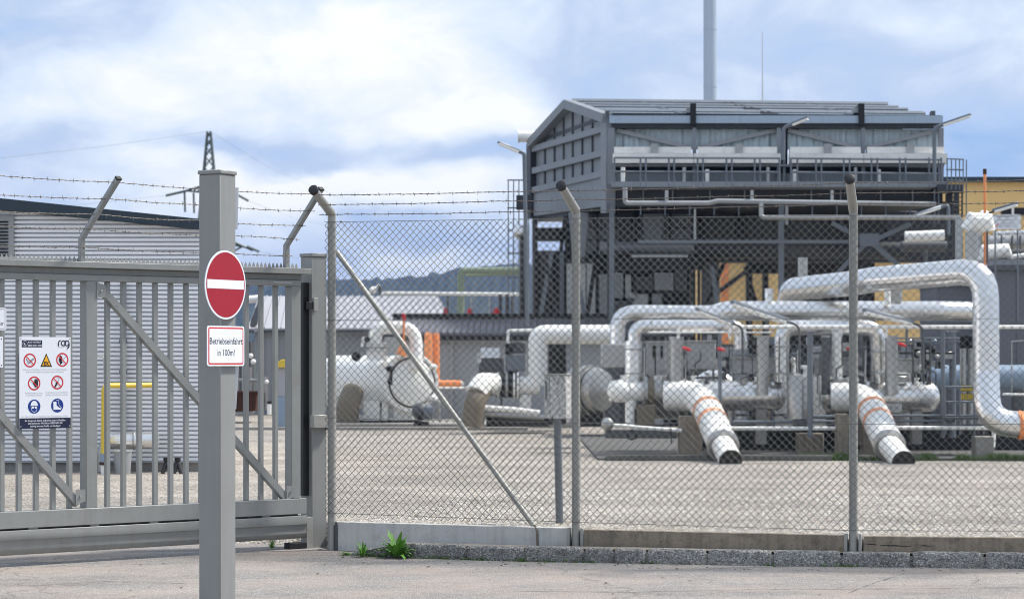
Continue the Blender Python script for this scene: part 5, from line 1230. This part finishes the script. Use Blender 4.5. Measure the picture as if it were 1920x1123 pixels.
t = root('marker_pole', 'thin orange marker pole with a dark red tip against the yellow building', 'pole', tuple(P(1848, 500, 43.5)))
pipe('pole_shaft', 'orange', t, [(1848, 700, 43.5), (1846.5, 326, 43.5)], 5.5); pipe('pole_tip', 'rust', t, [(1846.5, 327, 43.5), (1846.5, 317, 43.5)], 7)
t = root('information_board', 'white rectangular board with faint print near the right frame edge', 'sign', tuple(P(1888, 500, 43)))
q = FP(43); q.rect(MB(), 1861, 402, 1914, 430, -.02, 0).build('panel', 'white', t, smooth=False)
for (x0, x1, y) in ((1868, 1898, 406), (1870, 1906, 412), (1876, 1904, 418), (1876, 1900, 423)): 
    m_ = MB(); x = x0
    while x < x1: w_ = random.uniform(2.5, 6); q.rect(m_, x, y, min(x+w_, x1), y+1.5, .001, .003); x += w_+1.2
    m_.build('print_line', 'inkgrey', t, smooth=False)
q.bar(MB(), 1866, 427, 1872, 419, .02, .001, .003).build('red_mark', 'redring', t, smooth=False)
for x in (1866, 1908): pipe('board_post', 'blsteel', t, [(x, 600, 43.1), (x, 403, 43.1)], 3)

# slate container buildings at the right edge
t = root('slate_container', 'tall slate-grey panelled unit filling the right frame edge', 'container', tuple(P(1930, 800, 47)))
q = FP(47); q.rect(MB(), 1868, 505, 2110, 797, -4, 0).build('wall', 'walldk', t, smooth=False); q.rect(MB(), 1862, 497, 2115, 507, -4.1, .12).build('roof_edge', 'cabdk', t, smooth=False); q.rect(MB(), 1862, 484, 2115, 497, -4.1, -.5).build('parapet', 'rooflil', t, smooth=False)
for x in (1905, 1950): q.rect(MB(), x, 508, x+1.6, 795, .0, .012).build('panel_joint', 'cabdk', t, smooth=False)
MB().tube([P(1838, 488, 47.5), P(1845, 474, 47.5), P(1888, 470, 47.5), P(1896, 484, 47.5)], [.05, .12, .14, .05], 16).build('roof_dome', 'whitep', t); pipe('roof_duct', 'whitep', t, [(1896, 482, 47.4), (1960, 474, 47.4)], 9)
t = root('slate_cabinet', 'lower slate-grey cabinet behind the elbow of the tall silver pipe', 'container', tuple(P(1790, 800, 48)))
q = FP(48); q.rect(MB(), 1757, 538, 1866, 797, -2, 0).build('wall', 'walldk', t, smooth=False); q.rect(MB(), 1755, 535, 1866, 539, -2, .05).build('roof_edge', 'cabdk', t, smooth=False)
t = root('duct_bundle', 'thick grey ducts and round elbows between the yellow wall and the slate unit', 'duct', tuple(P(1880, 700, 52)))
pipe('duct', 'aludk', t, [(1850, 455, 52), (2010, 448, 52)], 28); pipe('duct', 'cabdk', t, [(1850, 478, 52.5), (2010, 474, 52.5)], 24); pipe('duct', 'alu', t, [(1862, 438, 52), (1990, 432, 52)], 8)
MB().ball(P(1845, 405, 52), .13).build('cap', 'whitep', t)
for x in (1878, 1898, 1913): pipe('duct_band', 'cabdk', t, [(x, 441, 51.8), (x, 468, 51.8)], 3)
pipe('upright_duct', 'aludk', t, [(1798, 600, 52), (1798, 408, 52)], 15); pipe('upright_duct', 'aludk', t, [(1833, 600, 52), (1833, 432, 52)], 17)
t = root('shiny_duct', 'short shiny white duct under the right end of the cooler deck', 'duct', tuple(P(1728, 600, 56)))
pipe('duct', 'whitep', t, [(1697, 444, 56), (1770, 441, 56)], 20); pipe('duct', 'cabdk', t, [(1690, 462, 56.5), (1775, 462, 56.5)], 20); pipe('duct_leg', 'cabdk', t, [(1735, 470, 56.2), (1735, 780, 56.2)], 8)

# background machinery so that the gaps are filled with real things
t = root('compressor_housing', 'dark grey machinery housing behind the pipe station', 'machine housing', tuple(P(1450, 800, 49)))
q = FP(49); q.rect(MB(), 1135, 645, 1760, 800, -2.5, 0).build('housing_wall', 'cabdk', t, smooth=False)
for i, x in enumerate(range(1140, 1755, 38)):
    q.rect(MB(), x, 650, x+24+(i*7) % 11, 796, .0, .08+.05*(i % 3)).build('housing_panel', ('cabdk', 'cooldk', 'cab', 'dark')[i*5 % 4], t, bevel=.01)
for i, (x, w_, m) in enumerate(((1409, 9, 'dark'), (1421, 7, 'tan'), (1440, 6, 'tan'), (1402, 5, 'blsteel'), (1330, 8, 'cab'), (1548, 8, 'dark'), (1610, 14, 'cabdk'), (1630, 10, 'dark'))): pipe('housing_pipe', m, t, [(x, 795, 47.5), (x, 628, 47.5)], w_)
q.rect(MB(), 1395, 632, 1452, 645, -.2, .2).build('gantry_beam', 'blsteel', t)

# ================================================================ yellow building, chimney, mast
t = root('yellow_building', 'yellow rendered building with a dark roof edge at the right, partly hidden by the cooler', 'building', tuple(P(1800, 790, 85)))
q = FP(85); q.rect(MB(), 1690, 341, 2200, 800, -8, 0).build('tall_wall', 'wallyel', t, smooth=False); q.rect(MB(), 1685, 333, 2206, 342, -8.2, .3).build('roof_edge', 'fascia', t, smooth=False)
q.rect(MB(), 1275, 490, 1690, 800, -6, -.01).build('low_wall', 'wallyel', t, smooth=False); q.rect(MB(), 1272, 486, 1690, 491, -6.1, .2).build('low_roof_edge', 'cabdk', t, smooth=False)
w_ = q.rect(MB(), 1876, 390, 2010, 404, .005, .05).build('window_band', 'dark', t, smooth=False); q.rect(MB(), 1896, 388, 1900, 440, .05, .12).build('window_mullion', 'whitep', w_, smooth=False)
q.rect(MB(), 1862, 394, 1876, 470, .0, .04).build('door', 'wallyel', t, smooth=False)
w_ = q.rect(MB(), 1690, 408, 1762, 436, .005, .06).build('louvre_panel', 'fascia', t, smooth=False); mb = MB()
for k in range(6): q.rect(mb, 1692, 411+k*4, 1760, 412.5+k*4, .061, .09)
mb.build('louvre_blades', 'blsteel', w_, smooth=False)
q.rect(MB(), 1352, 494, 1366, 800, .005, .03).build('orange_strip', 'orange', t, smooth=False)
for x in (1402, 1430): q.rect(MB(), x, 492, x+8, 800, .01, .2).build('wall_pier', 'dark', t, smooth=False)
q.bar(MB(), 1345, 548, 1400, 508, .16, .25, .35).build('stair_string', 'dark', t, smooth=False)
t = root('chimney', 'tall slim pale blue-grey steel chimney rising out of the frame', 'chimney', tuple(P(1332, 700, 95)))
a, b = P(1332, 700, 95), P(1331, -160, 95); pts = [a.lerp(b, k/8) for k in range(9)]; MB().tube(pts, 12.3*95/F, 40).build('chimney_shaft', 'chimney', t)
for k in range(1, 8): c = a.lerp(b, k/8); MB().tube([c-V((0, 0, .04)), c+V((0, 0, .04))], 12.7*95/F, 40).build('chimney_joint', 'chimney', t)
MB().tube([P(1430, 300, 90), P(1429.5, 60, 90)], [.03, .012], 6).build('antenna_mast', 'lamp', None, label='hair-thin antenna mast above the cooler roof', cat='antenna')

# ================================================================ air cooler building
A0, A1, A2 = V((2.57, 62, 0)), V((11.08, 61.4, 0)), V((.61, 68.7, 0))
Fc, Gb = PL(A0, A1), PL(A0, A2)
if Fc.n.y > 0: Fc.n = -Fc.n
if Gb.n.x > 0: Gb.n = -Gb.n
t = K = root('air_cooler_building', 'big blue-grey steel air cooler building with gabled roof, raised on columns', 'building', tuple(V((6, 65, YZ))))
E0, E1 = Fc.hit(1145, 219), Fc.hit(1767, 224); R0 = Gb.hit(1073, 192.5); W0 = Gb.hit(1000, 271)
Rp = PL(R0, R0+Fc.u); R1 = Rp.hit(1665, 199)
W1 = W0+(E1-E0)
def rf(a, b, c, d, nm, m, th=.06): return MB().prism([a, b, c, d], V((0, 0, -th))).build(nm, m, K, smooth=False)
up = V((0, 0, .02))
rf(E0+up, E1+up, R1, R0, 'roof_slope', 'coolroof'); rf(R0, R1, W1, W0, 'roof_slope', 'coolroof')
mb = MB()
for s in (.06, .3, .36, .62, .8, 1): mb.tube([E0.lerp(R0, s)+up*2, E1.lerp(R1, s)+up*2], .045 if s < 1 else .07, 5)
mb.build('roof_ribs', 'cool', K, smooth=False)
for f_ in (.24, .505, .525, .76): 
    a, b = R0.lerp(R1, f_-.02), E0.lerp(E1, f_+.0); MB().tube([a+up, b+up*2], .045, 5).build('roof_joint', 'cooldk' if .4 < f_ < .6 else 'cool', K)
for x in (1300, 1614): Fc.rect(MB(), x-6, 197, x+5, 236, -.7, .35).build('hoist_bracket', 'dark', K); Fc.rect(MB(), x-14, 203, x-6, 213, -.7, .2).build('motor', 'cab', K)
for x in (1135, 1745): Fc.rect(MB(), x, 209, x+8, 218, -.3, .1).build('roof_hook', 'cabdk', K)
def fr_(nm, m, x0, y0, x1, y1, n0, n1, **kw): return Fc.rect(MB(), x0, y0, x1, y1, n0, n1).build(nm, m, K, smooth=False, **kw)
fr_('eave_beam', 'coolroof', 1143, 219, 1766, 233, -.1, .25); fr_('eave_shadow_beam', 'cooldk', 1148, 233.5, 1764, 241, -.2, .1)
mb = MB(); n = 120; vs = []
for k in range(n+1):
    x = 1150+(1764-1150)*k/n; o = -.28+(.03 if k % 4 < 2 else 0); vs += [Fc.hit(x, 241)+Fc.n*o, Fc.hit(x, 279)+Fc.n*o]
mb.add(vs, [(2*k, 2*k+2, 2*k+3, 2*k+1) for k in range(n)]).build('louvre_sheet', 'louv', K, smooth=False)
for x, w_ in ((1146, 12), (1302, 7), (1460, 8), (1470, 5), (1618, 7), (1764, 9)): fr_('facade_column', 'cool', x-w_/2, 241, x+w_/2, 346, -.05, .12)
fr_('tower_gap', 'dark', 1464, 233, 1477, 345, -.25, -.06)
for a, b in (((1156, 244), (1296, 277)), ((1308, 277), (1455, 244)), ((1478, 244), (1612, 277)), ((1624, 277), (1760, 244))): Fc.bar(MB(), *a, *b, .1, -.18, -.08).build('wind_brace', 'cab', K, smooth=False)
for (x0, x1) in ((1152, 1296), (1308, 1456), (1480, 1612), (1624, 1768)): fr_('header_box', 'cream', x0, 278, x1, 290, -.15, .35)
for (x0, x1) in ((1150, 1300), (1301, 1462), (1479, 1616), (1617, 1772)): fr_('header_trough', 'cream', x0, 291.5, x1, 309, -.15, .55)
for x in (1220, 1378, 1543, 1697): fr_('nozzle_box', 'cab', x, 273, x+14, 292, .0, .45)
fr_('recess_back', 'dark', 1150, 309, 1768, 326, -.6, -.5); fr_('recess_rail', 'cool', 1152, 310, 1768, 314, -.1, .3)
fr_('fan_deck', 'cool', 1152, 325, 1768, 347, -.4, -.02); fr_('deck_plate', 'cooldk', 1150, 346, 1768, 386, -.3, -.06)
for x in (1205, 1260, 1330, 1395, 1520, 1575, 1650, 1710): fr_('deck_stiffener', 'cool', x, 357, x+2.5, 383, -.05, .03)
for (x, y0, y1) in ((1168, 314, 345), (1283, 314, 345), (1326, 318, 345), (1440, 314, 345), (1490, 318, 345), (1604, 314, 345), (1648, 318, 345)):
    pipe('cooler_nozzle', 'aludk' if x in (1283, 1440, 1604) else 'whitep', K, [(x, y1, 61.3), (x, y0, 61.3)], 8)
fr_('walkway', 'cool', 1148, 346, 1770, 356, -.05, 1.0)
Wk = PL(A0+Fc.n*.98, A1+Fc.n*.98)
def tubes(nm, m, segs, r, pl=Wk, one=True):
    for a, b in segs: MB().tube([pl.hit(*a), pl.hit(*b)], r, 6).build(nm, m, K)
tubes('railing_rail', 'blsteel', [((1152, 296), (1461, 297)), ((1482, 297), (1765, 300)), ((1152, 322), (1461, 323)), ((1482, 323), (1765, 326))], .03)
tubes('railing_post', 'blsteel', [((x, 296), (x, 352)) for x in (1152, 1201, 1211, 1254, 1264, 1308, 1318, 1362, 1372, 1415, 1425, 1461, 1483, 1495, 1530, 1540, 1582, 1593, 1634, 1645, 1687, 1698, 1742, 1765)], .024)
pipe('condensate_pipe', 'cab', K, [(1172, 352, 60.4), (1172, 381, 60.4), (1330, 381, 60.4), (1345, 377, 60.4), (1755, 383, 60.2)], 9, 1.5)
pipe('condensate_pipe', 'aludk', K, [(1427, 380, 60), (1427, 408, 60), (1800, 408, 59.6)], 9, 1.5)
for x in (1250, 1410, 1560): pipe('drop_pipe', 'aludk', K, [(x, 357, 60.4), (x, 382, 60.4)], 7)
# gable end
Gb.poly(MB(), [(1143, 224), (1073, 197), (1003, 272), (1003, 356), (1143, 323)], -.15, -.02).build('gable_wall', 'cool', K, smooth=False)
Gb.poly(MB(), [(1143, 324), (1143, 386), (993, 407), (998, 366), (1003, 357)], -.1, .06).build('gable_skirt', 'cool', K, smooth=False)
for a, b in (((1073, 196), (1003, 271)), ((1073, 196), (1146, 222))): Gb.bar(MB(), *a, *b, .24, -.02, .25).build('gable_rafter', 'cool', K, smooth=False)
for a, b in (((1141, 241), (1004, 280)), ((1141, 286), (1004, 321)), ((1141, 325), (1004, 357))): Gb.bar(MB(), *a, *b, .17, -.02, .12).build('gable_girt', 'cool', K, smooth=False)
for x in (1021, 1039, 1056, 1073, 1091, 1110, 1128):
    yt = (197+(1073-x)*1.07) if x < 1073 else (197+(x-1073)*.38)
    Gb.rect(MB(), x-1.1, yt+6, x+1.1, 340+(1073-x)*.22, -.02, .01).build('gable_stud', 'cooldk' , K, smooth=False)
Gb.rect(MB(), 996, 272, 1004, 410, -.2, .15).build('gable_post', 'cooldk', K, smooth=False)
Gb.rect(MB(), 1137, 222, 1147, 400, -.1, .16).build('gable_post', 'cool', K, smooth=False)
# plenum and undercroft
def back(nm, m, d, x0, y0, x1, y1, th=.3): return FP(d).rect(MB(), x0, y0, x1, y1, -th, 0).build(nm, m, K, smooth=False)
z_a, z_b = zw(384, 62), zw(360, 68)
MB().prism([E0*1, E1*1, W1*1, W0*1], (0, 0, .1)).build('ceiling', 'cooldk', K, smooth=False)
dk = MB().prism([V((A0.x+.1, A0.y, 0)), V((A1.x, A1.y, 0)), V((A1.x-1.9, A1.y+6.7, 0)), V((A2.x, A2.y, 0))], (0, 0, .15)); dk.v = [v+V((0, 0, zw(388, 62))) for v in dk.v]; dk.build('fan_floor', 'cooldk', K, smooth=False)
back('plenum_wall', 'cool', 65, 1095, 360, 1303, 476); back('plenum_screen', 'cooldk', 65.4, 1090, 470, 1320, 506); back('plenum_wall', 'cooldk', 66, 1300, 378, 1792, 492)
for x in (1118, 1192, 1255, 1352, 1418, 1520, 1590, 1660, 1735): back('plenum_rib', 'dark', 64.6 if x < 1300 else 65.6, x, 392, x+4, 482, .1)
for (x0, x1, y) in ((1097, 1300, 425), (1097, 1300, 448)): back('plenum_seam', 'cooldk', 64.7, x0, y, x1, y+3, .1)
pipe('collector_duct', 'cool', K, [(1125, 464, 63.4), (1300, 464, 63.4)], 22); pipe('collector_duct', 'cooldk', K, [(1300, 468, 63.8), (1700, 470, 63.8)], 32)
for x, w_, y0, y1, d in ((1003, 10, 405, 800, 68), (1147, 9, 384, 800, 61.8), (1141, 5, 384, 640, 62.6), (1465, 10, 384, 800, 61.4), (1779, 9, 356, 800, 61), (1794, 9, 356, 800, 62), (1297, 6, 410, 800, 64), (1062, 7, 400, 800, 66), (1115, 8, 470, 800, 65), (1620, 8, 480, 800, 66)):
    FP(d).rect(MB(), x-w_/2, y0, x+w_/2, y1, -.14, 0).build('column', 'blsteel' if x in (1147, 1465) else 'cooldk', K, smooth=False)
for a, b, m, d in (((1060, 405), (1036, 600), 'cooldk', 65.5), ((1112, 405), (1128, 470), 'dark', 64), ((1078, 500), (1098, 600), 'blsteel', 63), ((1118, 480), (1100, 600), 'dark', 63.2), ((1035, 470), (1012, 600), 'blsteel', 64.5), ((1020, 470), (1046, 600), 'cooldk', 64),
        ((1628, 452), (1568, 515), 'blsteel', 61.2), ((1632, 452), (1702, 512), 'blsteel', 61.2), ((1560, 418), (1622, 450), 'blsteel', 61.3), ((1708, 420), (1640, 450), 'blsteel', 61.3), ((1335, 500), (1345, 570), 'blsteel', 63), ((1358, 492), (1325, 570), 'dark', 63.5), ((1398, 500), (1418, 570), 'dark', 63.5)):
    FP(d).bar(MB(), *a, *b, .11, -.08, 0).build('diagonal_strut', m, K, smooth=False)
for (x0, y0, x1, y1, x2, m, d) in ((1066, 398, 1105, 484, 8, 'cool', 64.2), (1155, 398, 1190, 476, 10, 'cooldk', 64.5), (1205, 400, 1245, 470, 6, 'cool', 64.4), (1320, 396, 1380, 486, 12, 'cooldk', 65), (1395, 396, 1450, 486, 12, 'cooldk', 65.1), (1480, 396, 1545, 480, 14, 'cooldk', 65), (1650, 396, 1720, 440, 14, 'cooldk', 65)):
    FP(d).poly(MB(), [(x0, y0), (x1, y0), (x1-x2, y1), (x0+x2, y1)], -.2, 0).build('hopper_panel', m, K, bevel=.02)
for x in range(1200, 1760, 46): FP(61.6).rect(MB(), x, 386, x+2.4, 404, -.08, 0).build('deck_hanger', 'blsteel', K, smooth=False)
FP(61.1).rect(MB(), 1612, 438, 1648, 462, 0, .03).build('node_plate', 'blsteel', K, smooth=False)
back('long_beam', 'blsteel', 61.2, 1196, 450, 1645, 456, .12); back('long_beam', 'cab', 61.3, 1185, 478, 1290, 482, .12); back('cross_beam', 'dark', 65.5, 1003, 427, 1058, 452, .3); back('low_beam', 'dark', 62.5, 1140, 482, 1300, 506, .6)
pipe('drop_pipe', 'aludk', K, [(1303, 392, 61.6), (1303, 449, 61.6)], 5); pipe('drop_pipe', 'cab', K, [(1475, 385, 61), (1475, 421, 61)], 6)
# skid machinery beneath, standing on the yard
t = root('fan_skid', 'dark machinery block under the left end of the cooler building', 'machine', tuple(P(1030, 790, 66)))
FP(65).rect(MB(), 1000, 470, 1060, 795, -2, 0).build('block', 'cooldk', t, smooth=False)
for i, (x0, x1) in enumerate(((1004, 1012), (1018, 1024), (1032, 1044), (1050, 1057))): FP(65).rect(MB(), x0, 475, x1, 790, .01, .15).build('rib', ('dark', 'cooldk', 'dark', 'blsteel')[i], t, smooth=False)
t = root('white_panel_unit', 'pale grey panelled unit under the cooler, beside the second fence post', 'machine', tuple(P(1088, 790, 64.5)))
FP(64.2).rect(MB(), 1063, 494, 1116, 795, -2, 0).build('unit_body', 'lamp', t, smooth=False); FP(64.2).rect(MB(), 1061, 488, 1118, 494, -2, .1).build('unit_roof', 'cooldk', t, smooth=False)
for x in (1078, 1098): FP(64.2).rect(MB(), x, 496, x+2, 790, .0, .02).build('unit_joint', 'cabdk', t, smooth=False)
t = root('grey_machine_row', 'row of grey machine panels and dark gaps under the cooler building', 'machine', tuple(P(1210, 790, 64)))
FP(66.8).rect(MB(), 1060, 392, 1120, 795, -.2, 0).build('rear_screen', 'cooldk', t, smooth=False); FP(64.6).rect(MB(), 1120, 500, 1290, 795, -2, 0).build('row_body', 'dark', t, smooth=False)
for i, (x0, y0, x1, y1, m) in enumerate(((1122, 515, 1142, 600, 'cab'), (1150, 512, 1168, 560, 'cab'), (1172, 516, 1183, 560, 'lamp'), (1190, 520, 1222, 545, 'cabdk'), (1226, 512, 1262, 545, 'cab'), (1264, 508, 1286, 548, 'cabdk'), (1186, 552, 1214, 575, 'lamp'), (1222, 552, 1240, 572, 'cab'), (1150, 565, 1180, 600, 'cabdk'))): FP(64.5).rect(MB(), x0, y0, x1, y1, .05, .15+.02*i).build('machine_panel', m, t, bevel=.02)
for x in (1186, 1253): MB().ball(P(x, 556, 64), .12).build('dial', 'lamp' if x < 1200 else 'dark', t)
t = root('dark_screen_row', 'dark louvred screens under the middle of the cooler, in front of the yellow wall', 'screen', tuple(P(1500, 790, 66)))
for (x0, y0, x1, m) in ((1262, 486, 1297, 'cooldk'), (1316, 488, 1349, 'walldk'), (1400, 488, 1411, 'dark'), (1431, 488, 1441, 'dark'), (1462, 480, 1640, 'dark'), (1300, 488, 1304, 'dark'), (1309, 488, 1313, 'dark')): FP(66.5).rect(MB(), x0, y0, x1, 795, -.3, 0).build('screen_panel', m, t, smooth=False)
FP(66.3).rect(MB(), 1285, 480, 1480, 493, -.2, 0).build('screen_beam', 'dark', t, smooth=False)
FP(66.3).rect(MB(), 1405, 493, 1462, 513, -.2, 0).build('screen_lintel', 'dark', t, smooth=False)
t = root('shade_wall', 'dark low wall added to stand for the shade beneath the pipe station', 'wall', tuple(P(1600, 850, 41.3)))
FP(41.3).rect(MB(), 1290, 796, 2080, 850, -.2, 0).build('wall_face', 'dark', t, smooth=False)  # added dark face standing in for the deep shade below the pipes
# right stair tower
t = root('ladder_tower', 'caged ladder and small platform at the right end of the cooler building', 'ladder', tuple(P(1790, 790, 60.5)))
d = 60.3
for x in (1776, 1784, 1792, 1799, 1806): pipe('cage_bar', 'blsteel', t, [(x, 356, d), (x, 298, d)], 2.3)
for y in (298, 318, 338): pipe('cage_hoop', 'blsteel', t, [(1774, y, d), (1806, y+1, d), (1806, y+1, d+1)], 2.3)
FP(d).rect(MB(), 1758, 346, 1806, 358, -1, .0).build('platform', 'cooldk', t, smooth=False)
for x in (1785, 1804): pipe('stringer', 'cooldk', t, [(x, 356, d+.3), (x, 800, d+.3)], 3.4)
mb = MB()
for k in range(40): y = 362+k*8; mb.tube([P(1785, y, d+.3), P(1804, y, d+.3)], .012, 4)
mb.build('rungs', 'cooldk', t)
for x in (1752, 1760, 1812): pipe('post', 'blsteel', t, [(x, 420, d+.2), (x, 236 if x < 1755 else 300, d+.2)], 2.2)
# left ladder cage
t = root('ladder_cage', 'tall thin ladder cage at the left end of the cooler building, against the sky', 'ladder', tuple(P(968, 790, 67)))
for x in (953, 963, 973, 983, 991): pipe('cage_bar', 'blsteel', t, [(x, 700, 67), (x, 338, 67)], 2.)
for y in (338, 390, 432, 475, 520): pipe('cage_hoop', 'blsteel', t, [(951, y, 67), (994, y, 67)], 2.6)
t = root('exhaust_stub', 'white horizontal exhaust drum at the top left corner of the cooler', 'duct', tuple(P(990, 268, 67.5)))
pipe('drum', 'whitep', t, [(972, 256, 68.5), (1008, 256, 68.5)], 22); pipe('drum_rim', 'whitep', t, [(971, 256, 68.5), (973, 256, 68.5)], 26); pipe('drum_post', 'cooldk', t, [(998, 266, 68.5), (998, 300, 68.5)], 5)
t = root('round_silencer', 'rounded grey silencer on a dark standpipe left of the cooler', 'silencer', tuple(P(977, 790, 66)))
MB().ball(P(976, 436, 66), 14*66/F, 1.05, 1, .95).build('silencer_head', 'alu', t); pipe('standpipe', 'cooldk', t, [(980, 445, 66), (980, 790, 66)], 11); FP(66).rect(MB(), 968, 366, 999, 392, -.5, 0).build('control_box', 'cooldk', t, bevel=.02)
